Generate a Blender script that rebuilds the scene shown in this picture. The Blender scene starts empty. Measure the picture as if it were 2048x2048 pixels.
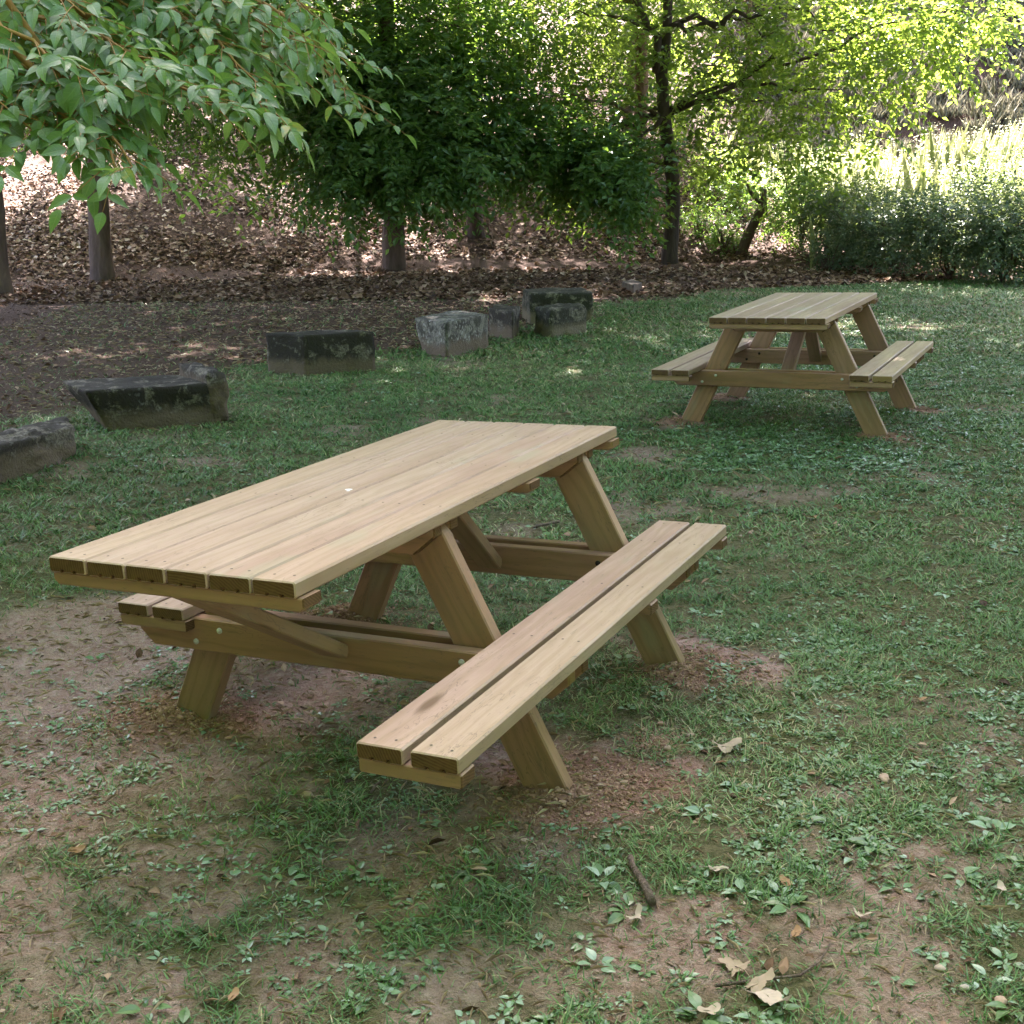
import bpy, bmesh, math, random
import numpy as np
from mathutils import Vector, Matrix
R_ = math.radians
rng = np.random.default_rng(7)
random.seed(7)
SC = bpy.context.scene
C = bpy.data.collections.new('scene'); SC.collection.children.link(C)

# ------------------------------------------------------------------ camera
PITCH, ROLL, CAM_H, FPX = 0.2559, -0.0116, 1.5573, 2458.64
_f = np.array([0, math.cos(PITCH), -math.sin(PITCH)]); _u = np.array([0, math.sin(PITCH), math.cos(PITCH)]); _x = np.array([1., 0, 0])
_c, _s = math.cos(ROLL), math.sin(ROLL)
CR, CU = _c*_x + _s*_u, -_s*_x + _c*_u
cd = bpy.data.cameras.new('camera'); cam = bpy.data.objects.new('camera', cd); C.objects.link(cam)
cd.sensor_width = 36; cd.lens = FPX/2048*36; cd.clip_start = .05; cd.clip_end = 900
M = Matrix.Identity(4)
for i in range(3):
    M[i][0] = CR[i]; M[i][1] = CU[i]; M[i][2] = -_f[i]
M[2][3] = CAM_H
cam.matrix_world = M
SC.camera = cam

# ------------------------------------------------------------------ light
SUN_EL, SUN_AZ = R_(47), R_(-4)          # azimuth from +Y towards +X
w = bpy.data.worlds.new('World'); SC.world = w; w.use_nodes = True
nt = w.node_tree; bg = nt.nodes['Background']; sky = nt.nodes.new('ShaderNodeTexSky')
sky.sky_type = 'NISHITA'; sky.sun_disc = False; sky.sun_elevation = SUN_EL; sky.sun_rotation = SUN_AZ
sky.air_density = 1.0; sky.dust_density = 4.0; sky.ozone_density = .6
nt.links.new(sky.outputs[0], bg.inputs[0]); bg.inputs[1].default_value = .055
sl = bpy.data.lights.new('sun', 'SUN'); sl.energy = 5.0; sl.angle = R_(.53); sl.color = (1, .93, .82)
so = bpy.data.objects.new('sun', sl); C.objects.link(so)
sd = Vector((math.sin(SUN_AZ)*math.cos(SUN_EL), math.cos(SUN_AZ)*math.cos(SUN_EL), math.sin(SUN_EL)))
so.rotation_euler = sd.to_track_quat('Z', 'Y').to_euler()
SC.view_settings.view_transform = 'Standard'; SC.view_settings.look = 'None'
SC.view_settings.exposure = 4.55; SC.view_settings.gamma = 1
SC.view_settings.use_white_balance = True; SC.view_settings.white_balance_temperature = 6300; SC.view_settings.white_balance_tint = 21
SC.render.engine = 'CYCLES'
SC.cycles.max_bounces = 7; SC.cycles.diffuse_bounces = 2; SC.cycles.transmission_bounces = 5; SC.cycles.glossy_bounces = 2
SC.cycles.sample_clamp_indirect = 6

# ------------------------------------------------------------------ noise, terrain
def _hash(ix, iy, s):
    h = (ix.astype(np.int64)*374761393 + iy.astype(np.int64)*668265263 + s*982451653) & 0x7fffffff
    h = ((h ^ (h >> 13))*1274126177) & 0x7fffffff
    return ((h ^ (h >> 16)) & 0xffff)/65535.
def vnoise(x, y, s=0):
    x = np.asarray(x, float); y = np.asarray(y, float)
    ix, iy = np.floor(x), np.floor(y); fx, fy = x-ix, y-iy
    fx = fx*fx*(3-2*fx); fy = fy*fy*(3-2*fy)
    a, b = _hash(ix, iy, s), _hash(ix+1, iy, s); c, d = _hash(ix, iy+1, s), _hash(ix+1, iy+1, s)
    return (a*(1-fx)+b*fx)*(1-fy) + (c*(1-fx)+d*fx)*fy
def fbm(x, y, s=0, o=4):
    t = 0; a = .5; n = 0
    for k in range(o):
        t = t + a*vnoise(x*2**k, y*2**k, s+k*17); n += a; a *= .5
    return t/n
def ss(a, b, x):
    t = np.clip((np.asarray(x, float)-a)/(b-a), 0, 1); return t*t*(3-2*t)
def toe(x): return np.interp(x, [-14, -9, -4, 0, 4, 6.5, 9, 14], [19.5, 20.5, 22.3, 23.4, 23.6, 22.5, 21.5, 21])
MOUNDS = []
def H(x, y, fine=True):
    x = np.asarray(x, float); y = np.asarray(y, float)
    h = .08*ss(4, 8, y)
    t = np.maximum(0, y-toe(x)); t = np.where(t < 1, t*t/2, t-.5)
    left = 1-ss(3.5, 7.5, x)
    hl = .33*t
    hr = .09*t + .62*np.maximum(0, y-37)
    h = h + hl*left + hr*(1-left)
    h = h + (fbm(x*.7, y*.7, 3, 3)-.5)*(.02+.5*ss(22, 30, y))
    if fine:
        h = h + (fbm(x*7, y*7, 9, 3)-.5)*.02
        h = h + (fbm(x*19, y*19, 15, 2)-.5)*.012
        for mx, my, mr, mh in MOUNDS:
            d2 = ((x-mx)**2 + (y-my)**2)/mr**2
            h = h + mh*np.exp(-d2*1.6)*(1+.5*(vnoise(x*40, y*40, 5)-.5))
    return h
def ray(u, v):
    d = _f + (u-1024)/FPX*CR - (v-1024)/FPX*CU; return d
def W(u, v, Y):
    d = ray(u, v); return np.array([0, 0, CAM_H]) + d*(Y/d[1])
def gp(u, v):
    """where a line of sight meets the terrain"""
    d = ray(u, v); k = 1.
    for i in range(4000):
        p = d*k; z = CAM_H+p[2]
        if z <= float(H(p[0], p[1], False)): break
        k += .02
    return np.array([d[0]*k, d[1]*k, CAM_H+d[2]*k])

# ------------------------------------------------------------------ object helpers
def link(o, parent=None):
    C.objects.link(o)
    if parent is not None: o.parent = parent
    return o
def tag(o, label=None, cat=None, group=None, kind=None):
    if label: o['label'] = label
    if cat: o['category'] = cat
    if group: o['group'] = group
    if kind: o['kind'] = kind
    return o
def empty(name, loc, rot=(0, 0, 0)):
    o = bpy.data.objects.new(name, None); o.location = loc; o.rotation_euler = rot; o.empty_display_size = .2
    return link(o)
def mesh_np(name, V, F, mats, attrs=None, parent=None, smooth=False, mi=None):
    """V (n,3); F = list of int arrays (m,k) or a python list of faces"""
    me = bpy.data.meshes.new(name)
    V = np.asarray(V, np.float32)
    if isinstance(F, np.ndarray): F = [F]
    if len(F) and isinstance(F[0], np.ndarray):
        loops = np.concatenate([f.ravel() for f in F]); tot = np.concatenate([np.full(len(f), f.shape[1]) for f in F])
    else:
        loops = np.array([i for f in F for i in f]); tot = np.array([len(f) for f in F])
    start = np.concatenate([[0], np.cumsum(tot)[:-1]])
    me.vertices.add(len(V)); me.vertices.foreach_set('co', V.ravel())
    me.loops.add(len(loops)); me.loops.foreach_set('vertex_index', loops.astype(np.int32))
    me.polygons.add(len(tot)); me.polygons.foreach_set('loop_start', start.astype(np.int32)); me.polygons.foreach_set('loop_total', tot.astype(np.int32))
    if mi is not None: me.polygons.foreach_set('material_index', np.asarray(mi, np.int32))
    me.polygons.foreach_set('use_smooth', np.full(len(tot), smooth))
    for k, a in (attrs or {}).items():
        a = np.asarray(a, np.float32)
        if a.ndim == 2:
            at = me.attributes.new(k, 'FLOAT_VECTOR', 'POINT'); at.data.foreach_set('vector', a.ravel())
        else:
            at = me.attributes.new(k, 'FLOAT', 'POINT'); at.data.foreach_set('value', a)
    me.update(calc_edges=True); me.validate()
    for m in (mats if isinstance(mats, (list, tuple)) else [mats]): me.materials.append(m)
    return link(bpy.data.objects.new(name, me), parent)

# ------------------------------------------------------------------ materials
class NT:
    def __init__(s, name):
        s.m = bpy.data.materials.new(name); s.m.use_nodes = True; s.t = s.m.node_tree; s.n = s.t.nodes
        s.n.clear(); s.out = s.n.new('ShaderNodeOutputMaterial')
    def node(s, t, **k):
        n = s.n.new(t)
        for a, b in k.items():
            if a.startswith('i_'): s.set(n.inputs[a[2:].replace('_', ' ')], b)
            else: setattr(n, a, b)
        return n
    def set(s, sock, v):
        if isinstance(v, bpy.types.NodeSocket): s.t.links.new(v, sock)
        elif isinstance(v, bpy.types.Node): s.t.links.new(v.outputs[0], sock)
        elif isinstance(v, tuple) and len(v) == 3 and sock.type == 'RGBA': sock.default_value = v+(1,)
        else: sock.default_value = v
    def attr(s, n): return s.node('ShaderNodeAttribute', attribute_name=n)
    def noise(s, vec, scale, detail=4, rough=.55, dist=0):
        n = s.node('ShaderNodeTexNoise'); n.inputs['Scale'].default_value = scale; n.inputs['Detail'].default_value = detail
        n.inputs['Roughness'].default_value = rough; n.inputs['Distortion'].default_value = dist
        if vec is not None: s.set(n.inputs['Vector'], vec)
        return n.outputs['Fac']
    def mapv(s, vec, sc):
        n = s.node('ShaderNodeMapping'); s.set(n.inputs['Vector'], vec); n.inputs['Scale'].default_value = sc; return n.outputs[0]
    def math(s, op, a, b=0.):
        n = s.node('ShaderNodeMath', operation=op); s.set(n.inputs[0], a); s.set(n.inputs[1], b); return n.outputs[0]
    def rng(s, v, a, b, c=0., d=1.):
        n = s.node('ShaderNodeMapRange'); s.set(n.inputs['Value'], v)
        for k, x in (('From Min', a), ('From Max', b), ('To Min', c), ('To Max', d)): n.inputs[k].default_value = x
        return n.outputs[0]
    def mix(s, f, a, b, mode='MIX'):
        n = s.node('ShaderNodeMix', data_type='RGBA', blend_type=mode)
        s.set(n.inputs[0], f); s.set(n.inputs[6], a); s.set(n.inputs[7], b); return n.outputs[2]
    def bump(s, h, st=.3, d=.01):
        n = s.node('ShaderNodeBump'); n.inputs['Strength'].default_value = st; n.inputs['Distance'].default_value = d; s.set(n.inputs['Height'], h); return n.outputs[0]
    def pbsdf(s, col, rough=.7, spec=.3, nrm=None):
        n = s.node('ShaderNodeBsdfPrincipled'); s.set(n.inputs['Base Color'], col); s.set(n.inputs['Roughness'], rough)
        n.inputs['Specular IOR Level'].default_value = spec
        if nrm is not None: s.set(n.inputs['Normal'], nrm)
        return n.outputs[0]
    def fin(s, sh): s.t.links.new(sh, s.out.inputs['Surface']); return s.m

def wood_mat(name, dark=0.):
    t = NT(name); wc = t.attr('wc').outputs['Vector']; tone = t.attr('tone').outputs['Fac']
    fine = t.noise(t.mapv(wc, (3, 160, 160)), 1, 3)
    dist = t.noise(t.mapv(wc, (1.6, 9, 9)), 1, 3)
    sep = t.node('ShaderNodeSeparateXYZ'); t.set(sep.inputs[0], wc)
    ring = t.math('ADD', t.math('MULTIPLY', sep.outputs[1], 150.), t.math('MULTIPLY', dist, 26.))
    band = t.rng(t.math('SINE', ring), -1, 1)
    big = t.noise(t.mapv(wc, (1.1, 5, 5)), 1, 4)
    c = t.mix(t.rng(tone, 0, 1), (.385, .290, .240), (.36, .165, .088))
    c = t.mix(t.math('MULTIPLY', t.rng(big, .42, .58), .75), c, t.mix(t.rng(tone, 0, 1), (.285, .192, .150), (.215, .098, .05)))
    pid = t.attr('pid').outputs['Fac']
    c = t.mix(t.math('MULTIPLY', t.rng(pid, .2, 1), .7), c, t.mix(tone, (.365, .290, .205), (.33, .172, .086)))
    c = t.mix(t.math('MULTIPLY', t.math('POWER', band, 2.), .42), c, t.mix(tone, (.26, .185, .115), (.15, .085, .04)))
    c = t.mix(t.math('MULTIPLY', t.rng(fine, .4, .75), .4), c, (.24, .16, .10))
    # knots and dark scuffs
    vo = t.node('ShaderNodeTexVoronoi'); t.set(vo.inputs['Vector'], t.mapv(wc, (1.3, 5.2, 5.2))); vo.inputs['Scale'].default_value = 1
    kn = t.rng(vo.outputs['Distance'], .045, .10, 1, 0)
    c = t.mix(t.math('MULTIPLY', kn, .85), c, (.10, .055, .025))
    sc = t.rng(t.noise(t.mapv(wc, (9, 60, 60)), 1, 6, .75, 2.5), .585, .64)
    c = t.mix(t.math('MULTIPLY', sc, .5), c, (.13, .105, .08))
    sw = t.math('ABSOLUTE', t.math('SUBTRACT', t.noise(t.mapv(wc, (7, 38, 38)), 1, 3, .5, 1.2), .5)); swm = t.math('MULTIPLY', t.rng(sw, .006, .016, 1, 0), t.rng(t.noise(t.mapv(wc, (2.3, 9, 9)), 1, 2), .50, .60))
    c = t.mix(t.math('MULTIPLY', swm, .55), c, (.13, .09, .06))
    gs = t.rng(t.noise(t.mapv(wc, (2.1, 7, 7)), 1.3, 2), .62, .72)
    c = t.mix(t.math('MULTIPLY', gs, .4), c, (.28, .27, .19))
    b = t.bump(t.math('ADD', fine, t.math('MULTIPLY', band, .6)), .25, .002)
    r = t.rng(big, .3, .7, .42, .62)
    return t.fin(t.pbsdf(c, r, .4, b))
def endgrain_mat():
    t = NT('end_grain'); wc = t.attr('wc').outputs['Vector']; pid = t.attr('pid').outputs['Fac']
    tc = t.node('ShaderNodeTexCoord').outputs['Object']
    n = t.noise(t.mapv(tc, (1, 1, 1)), 38, 4, .6, 1.)
    wv = t.node('ShaderNodeTexWave', wave_type='RINGS'); t.set(wv.inputs['Vector'], t.mapv(wc, (1, 1, 1))); wv.inputs['Scale'].default_value = 45; wv.inputs['Distortion'].default_value = 3
    c = t.mix(n, (.036, .018, .009), (.135, .072, .034))
    c = t.mix(t.math('MULTIPLY', wv.outputs[0], .35), c, (.20, .125, .06))
    c = t.mix(t.math('MULTIPLY', t.rng(pid, .9, .92), .7), c, (.26, .17, .07))
    return t.fin(t.pbsdf(c, .8, .2, t.bump(n, .4, .003)))
def leaf_mat(name, dark, light, trans, tw=.45, spec=.35, rough=.45):
    t = NT(name); r = t.attr('rnd').outputs['Fac']
    c = t.mix(r, dark, light)
    tc = t.mix(r, tuple(x*.75 for x in trans), trans)
    d = t.pbsdf(c, rough, spec)
    tr = t.node('ShaderNodeBsdfTranslucent'); t.set(tr.inputs[0], tc)
    mx = t.node('ShaderNodeMixShader'); mx.inputs[0].default_value = tw
    t.t.links.new(d, mx.inputs[1]); t.t.links.new(tr.outputs[0], mx.inputs[2])
    return t.fin(mx.outputs[0])
def bark_mat(name, a, b, sc=9):
    t = NT(name); tc = t.node('ShaderNodeTexCoord').outputs['Object']
    n = t.noise(t.mapv(tc, (1, 1, .22)), sc, 6, .65, .6); n2 = t.noise(tc, 2.2, 3)
    c = t.mix(t.rng(n, .3, .7), a, b); c = t.mix(t.math('MULTIPLY', n2, .4), c, tuple(x*.6 for x in a))
    return t.fin(t.pbsdf(c, .9, .15, t.bump(n, .9, .05)))
def stone_mat(name, base, crust, lich=.0, crust_amt=.5, soil=(.135, .098, .072)):
    t = NT(name); tc = t.node('ShaderNodeTexCoord').outputs['Object']
    n = t.noise(tc, 7, 6, .65, .4); n2 = t.noise(tc, 26, 5, .6); n3 = t.noise(tc, 60, 3)
    c = t.mix(t.rng(n2, .4, .6), base, tuple(x*.5 for x in base))
    sp = t.node('ShaderNodeSeparateXYZ'); t.set(sp.inputs[0], tc)
    e = t.math('ADD', n, t.math('MULTIPLY', sp.outputs[2], .22))
    c = t.mix(t.math('MULTIPLY', t.rng(n3, .45, .7), .5), c, (.33, .30, .25)); c = t.mix(t.rng(e, .60-crust_amt*.2, .66-crust_amt*.2), c, crust)
    vo = t.node('ShaderNodeTexVoronoi'); wv_ = t.node('ShaderNodeVectorMath', operation='ADD'); t.set(wv_.inputs[0], tc); t.set(wv_.inputs[1], t.math('MULTIPLY', n2, .06)); t.set(vo.inputs['Vector'], wv_.outputs[0]); vo.inputs['Scale'].default_value = 21
    lm = t.math('MULTIPLY', t.rng(vo.outputs['Distance'], .15+.12*lich, .28+.12*lich, 1, 0), t.rng(t.noise(tc, 4.5, 2), .52-.12*lich, .58-.12*lich))
    c = t.mix(t.math('MULTIPLY', lm, .12+.8*lich), c, (.38, .365, .335))
    c = t.mix(t.rng(t.math('SUBTRACT', t.math('MULTIPLY', n, .26), sp.outputs[2]), -.02, .06), c, soil)
    return t.fin(t.pbsdf(c, .9, .2, t.bump(t.math('ADD', n2, n3), .7, .015)))
def plain(name, c1, c2, sc=20, rough=.8, spec=.25, bump=.4):
    t = NT(name); tc = t.node('ShaderNodeTexCoord').outputs['Object']; n = t.noise(tc, sc, 5, .6)
    return t.fin(t.pbsdf(t.mix(n, c1, c2), rough, spec, t.bump(n, bump, .01)))
def rnd_mat(name, cols, rough=.8, spec=.25, tw=0):
    t = NT(name); r = t.attr('rnd').outputs['Fac']
    cr = t.node('ShaderNodeValToRGB'); e = cr.color_ramp.elements
    while len(e) < len(cols): e.new(.5)
    for i, c in enumerate(cols): e[i].position = i/(len(cols)-1); e[i].color = c+(1,)
    t.set(cr.inputs[0], r)
    sh = t.pbsdf(cr.outputs[0], rough, spec)
    if tw:
        tr = t.node('ShaderNodeBsdfTranslucent'); t.set(tr.inputs[0], cr.outputs[0]); mx = t.node('ShaderNodeMixShader'); mx.inputs[0].default_value = tw
        t.t.links.new(sh, mx.inputs[1]); t.t.links.new(tr.outputs[0], mx.inputs[2]); sh = mx.outputs[0]
    return t.fin(sh)

M_WOOD = wood_mat('treated_pine'); M_END = endgrain_mat()
M_STEEL = plain('bolt_steel', (.35, .34, .32), (.55, .54, .5), 40, .4, .5)
M_SCREW = plain('screw_head', (.07, .06, .05), (.11, .09, .07), 40)
M_WHITE = plain('chalky_white', (.62, .62, .62), (.8, .8, .8), 200)
M_HOLE = plain('painted_bolt_hole', (.02, .016, .012), (.03, .02, .015), 40)  # near-black colour stands in for the shade inside bolt holes
M_BARK = bark_mat('dark_bark', (.075, .05, .04), (.19, .135, .105))
M_BARKR = bark_mat('red_bark', (.10, .06, .04), (.26, .16, .10))
M_TWIG = plain('orange_twig', (.22, .12, .04), (.36, .20, .08), 30)
t = NT('near_leaf'); r = t.attr('rnd').outputs['Fac']; lx = t.attr('lx').outputs['Fac']; ly = t.math('ABSOLUTE', t.attr('ly').outputs['Fac'])
co_ = t.node('ShaderNodeTexCoord').outputs['Object']; n_ = t.noise(co_, 28, 3)
c = t.mix(r, (.034, .108, .032), (.135, .255, .085)); c = t.mix(t.math('MULTIPLY', n_, .5), c, (.10, .18, .045))
vein = t.rng(t.math('SINE', t.math('SUBTRACT', t.math('MULTIPLY', lx, 42.), t.math('MULTIPLY', ly, 7.))), .75, 1)
rib = t.rng(ly, 0, .13, 1, 0); vv = t.math('MAXIMUM', rib, t.math('MULTIPLY', vein, .45))
c = t.mix(t.math('MULTIPLY', vv, .5), c, (.26, .36, .15)); c = t.mix(t.rng(t.math('ADD', r, n_), 1.38, 1.5), c, (.30, .28, .06))
d = t.pbsdf(c, .36, .55, t.bump(t.math('SUBTRACT', n_, vv), .5, .002))
tr = t.node('ShaderNodeBsdfTranslucent'); t.set(tr.inputs[0], t.mix(r, (.16, .34, .05), (.30, .50, .08))); mx = t.node('ShaderNodeMixShader'); mx.inputs[0].default_value = .32
t.t.links.new(d, mx.inputs[1]); t.t.links.new(tr.outputs[0], mx.inputs[2]); LEAF_N = t.fin(mx.outputs[0])
LEAF_D = leaf_mat('dark_leaf', (.032, .090, .026), (.105, .195, .060), (.24, .42, .045), .38, .4, .42)
LEAF_Y = leaf_mat('light_leaf', (.030, .080, .020), (.10, .165, .040), (.30, .43, .05), .44, .35, .45)
LEAF_B = leaf_mat('bush_leaf', (.042, .080, .045), (.125, .175, .10), (.24, .32, .08), .22, .35, .5)
LEAF_W = leaf_mat('weed_leaf', (.075, .125, .035), (.26, .32, .12), (.62, .64, .38), .5, .3, .5)
M_GRASS = rnd_mat('grass_blade', [(.036, .090, .024), (.070, .162, .042), (.112, .220, .060), (.19, .265, .10), (.42, .36, .21)], .5, .45, .25)
M_COVER = rnd_mat('broad_weed', [(.045, .090, .028), (.090, .165, .055), (.15, .25, .125), (.26, .36, .27)], .34, .6, .2)  # palest bluish colours paint sky glints into the weed leaves
M_STRAW = rnd_mat('straw', [(.20, .14, .09), (.36, .27, .17), (.50, .42, .30)], .8, .2, .1)
M_LITTER = rnd_mat('fallen_leaf', [(.032, .017, .010), (.080, .043, .024), (.165, .094, .055), (.30, .19, .125), (.60, .48, .36)], .75, .25, .12)
M_DRYG = rnd_mat('dry_grass_blade', [(.09, .088, .058), (.17, .16, .105), (.27, .25, .18)], .8, .2, .2)
M_CLOD = rnd_mat('soil_clod', [(.18, .10, .07), (.29, .17, .122), (.39, .255, .19)], .95, .1)
M_PEB = rnd_mat('pebble_mix', [(.22, .16, .12), (.34, .25, .20), (.44, .36, .30)], .85, .2)

# ------------------------------------------------------------------ tables' pose
T1 = dict(loc=(-.2485, 3.66, 0), rot=(.0012, -.0382, -.4497))
T2 = dict(loc=(1.9647, 8.1758, .0794), rot=(.0209, -.0259, -.4708))
def tmat(t):
    from mathutils import Euler
    return Matrix.Translation(t['loc']) @ Euler(t['rot'], 'XYZ').to_matrix().to_4x4()
FR1 = (-.468, .492); FR2 = (-.585, .41)
for t, fr, hh in ((T1, FR1, .035), (T2, FR2, .02)):
    for y in fr:
        for sx in (-1, 1):
            p = tmat(t) @ Vector((sx*.62, y, 0)); MOUNDS.append((p.x+.05*sx, p.y-.03, .2, hh))

# ------------------------------------------------------------------ ground cover maps
_xb_y = [0, 5, 7, 8, 9.6, 10.8, 12, 13.5, 16, 18.5, 20, 40]
_xb_x = [-9, -3.8, -3.1, -2.9, -2.4, -2.0, -.9, .2, 1.3, 3.2, 7.5, 30]
BARE = [(150,1270,.50,1),(60,1400,.45,.9),(250,1230,.3,1),(330,1300,.36,1),(150,1500,.4,.7),(380,1450,.33,.95),(500,1480,.3,.7),(60,1650,.22,.8),(250,1620,.25,.4),
 (620,1350,.55,.9),(800,1380,.4,.75),(450,1560,.25,.5),(1230,1560,.24,1),(1060,1530,.22,1),(1330,1580,.13,.9),(1450,1330,.24,1),(1340,1300,.22,1),(1270,1640,.11,.9),
 (620,1930,.2,.6),(900,1960,.16,.6),(1250,1830,.16,.5),(1350,1920,.2,.7),(1750,1900,.2,.6),(1900,1760,.12,.5),(1800,2000,.2,.6),(150,1950,.2,.5),(1150,1950,.15,.5),(1880,1400,.15,.4),
 (1290,910,.22,.7),(820,1700,.2,.4),(1080,1700,.15,.5),(60,1560,.3,.8),(20,1830,.2,.7),(1700,1700,.12,.4),(1960,1480,.1,.5)]
BAREP = [(*gp(u, v)[:2], r, a) for u, v, r, a in BARE]
for mx, my, mr, mh in MOUNDS: BAREP.append((mx, my, mr*1.0, 1.))
p = tmat(T2) @ Vector((0, .2, 0))
def litter(x, y):
    xb = np.interp(y, _xb_y, _xb_x) + (fbm(x*1.1, y*1.1, 21, 3)-.5)*1.4
    l = ss(-.3, .5, xb-x)*ss(4.5, 6.5, y)
    return l*(1-.0*x)
def bare(x, y):
    b = np.zeros_like(np.asarray(x, float))
    jx = x + (fbm(x*6, y*6, 31, 3)-.5)*.25; jy = y + (fbm(x*6, y*6, 37, 3)-.5)*.25
    for bx, by, r, a in BAREP:
        d = np.hypot(jx-bx, jy-by)/r
        b = np.maximum(b, a*(1-ss(.55, 1.15, d)))
    near = 1-ss(2.6, 3.9, y+.25*x*0)
    n = .55*fbm(x*2.6, y*2.6, 41, 3)+.45*fbm(x*9, y*9, 43, 3)
    b = np.maximum(b, near*ss(.49, .66, n)*.78)
    b = np.maximum(b, (1-near)*ss(.64, .78, fbm(x*1.8, y*1.8, 51, 4))*.45)
    return np.clip(b, 0, 1)

DP = [(mx, my, mr*1.3) for mx, my, mr, mh in MOUNDS]+[(*gp(1230, 1560)[:2], .28), (*gp(1330, 1580)[:2], .14), (*gp(430, 1440)[:2], .2)]
def DUG(x, y):
    d = np.zeros_like(x); j = (fbm(x*8, y*8, 33, 3)-.5)*.5
    for a, b_, r_ in DP: d = np.maximum(d, 1-ss(.5, 1.1, np.hypot(x-a, y-b_)/r_+j))
    return d
# ------------------------------------------------------------------ ground sheet
def axis(lo, hi, c0, c1, fine, coarse):
    a = [c0]
    s = fine
    while a[-1] > lo: s = min(s*1.12, coarse); a.append(a[-1]-s)
    b = list(np.arange(c0+fine, c1, fine)); s = fine; d = [c1]
    while d[-1] < hi: s = min(s*1.09, coarse); d.append(d[-1]+s)
    return np.array(sorted(a)+b+d)
gx = axis(-70, 75, -2.2, 2.4, .022, 2.2); gy = axis(-30, 160, 1.7, 6.5, .022, 2.2)
X, Y = np.meshgrid(gx, gy); Z = H(X, Y)
nx, ny = len(gx), len(gy)
idx = np.arange(nx*ny).reshape(ny, nx)
F = np.stack([idx[:-1, :-1], idx[:-1, 1:], idx[1:, 1:], idx[1:, :-1]], -1).reshape(-1, 4)
Vg = np.stack([X, Y, Z], -1).reshape(-1, 3)
t = NT('ground_soil'); co = t.node('ShaderNodeTexCoord').outputs['Object']
bA = t.attr('bare').outputs['Fac']; lA = t.attr('litter').outputs['Fac']
n1 = t.noise(co, 3.2, 6, .6); n2 = t.noise(co, 30, 5, .65); n3 = t.noise(co, 140, 3, .6)
soil = t.mix(t.rng(n1, .35, .68), (.250, .145, .118), (.385, .262, .222))
soil = t.mix(t.rng(n2, .45, .75), soil, (.43, .345, .295)); soil = t.mix(t.math('MULTIPLY', t.rng(n3, .5, .75), .5), soil, (.14, .09, .07))
turf = t.mix(t.rng(n2, .3, .7), (.060, .066, .026), (.150, .130, .070))
lit = t.mix(t.rng(n2, .35, .65), (.036, .021, .015), (.095, .056, .038)); lit = t.mix(t.rng(n3, .6, .75), lit, (.20, .14, .10))
soil = t.mix(t.attr('dug').outputs['Fac'], soil, t.mix(n2, (.215, .108, .080), (.38, .215, .170))); c = t.mix(bA, turf, soil); c = t.mix(lA, c, lit)
grv = t.math('ADD', t.math('MULTIPLY', n2, 1.), t.math('MULTIPLY', n3, .5))
g = mesh_np('ground', Vg, F, t.fin(t.pbsdf(c, .95, .12, t.bump(grv, 1., .03))), dict(dug=DUG(Vg[:, 0], Vg[:, 1]), bare=bare(Vg[:, 0], Vg[:, 1]), litter=np.maximum(litter(Vg[:, 0], Vg[:, 1]), ss(21, 23, Vg[:, 1]))), smooth=True)
tag(g, kind='structure')

# ------------------------------------------------------------------ scatter templates
def norm(a): return a/np.maximum(np.linalg.norm(a, axis=-1, keepdims=True), 1e-9)
T_FAR = (np.array([[0, 0, 0], [.42, .5, .10], [1, 0, -.08], [.42, -.5, .10]]), [np.array([[0, 1, 2], [0, 2, 3]])])
T_MID = (np.array([[0, 0, 0], [.28, .42, .07], [.62, .40, .05], [1, 0, -.15], [.62, -.40, .05], [.28, -.42, .07], [.5, 0, 0]]),
         [np.array([[0, 6, 1, 1], [0, 5, 6, 6]])[:, :3], np.array([[1, 6, 3, 2], [5, 4, 3, 6]])])
_s = [0, .10, .25, .42, .62, .82, 1]; _w = [.0, .25, .44, .50, .40, .19, 0]; _d = [0, .0, -.005, -.03, -.08, -.15, -.22]
_v = []; _fc4 = []; _fc3 = []
for a, b, c_ in zip(_s, _w, _d): _v += [[a, b, c_+.16*b], [a, 0, c_], [a, -b, c_+.16*b]]
for i in range(6):
    k = 3*i; _fc4 += [[k, k+1, k+4, k+3], [k+1, k+2, k+5, k+4]]
T_NEAR = (np.array(_v), [np.array(_fc4)])
def leaves(P, D, N, L, Wd, T, rnd=None, bend=None):
    V0, FS = T; n = len(P); k = len(V0)
    D = norm(D); S = norm(np.cross(N, D)); Nn = np.cross(D, S)
    L = np.broadcast_to(L, (n,)); Wd = np.broadcast_to(Wd, (n,))
    V = P[:, None] + D[:, None]*(V0[None, :, 0:1]*L[:, None, None]) + S[:, None]*(V0[None, :, 1:2]*Wd[:, None, None]) + Nn[:, None]*(V0[None, :, 2:3]*L[:, None, None])
    Fs = [(f[None]+(np.arange(n)*k)[:, None, None]).reshape(-1, f.shape[1]) for f in FS]
    r = np.repeat(rng.random(n) if rnd is None else rnd, k)
    return V.reshape(-1, 3), Fs, r
def cat(parts):
    Vs, Fs, rs = [], {}, []; off = 0
    for V, F, r in parts:
        Vs.append(V); rs.append(r)
        for f in F: Fs.setdefault(f.shape[1], []).append(f+off)
        off += len(V)
    return np.concatenate(Vs), [np.concatenate(v) for v in Fs.values()], np.concatenate(rs)
def rdir(n):
    v = rng.normal(size=(n, 3)); return norm(v)
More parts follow.
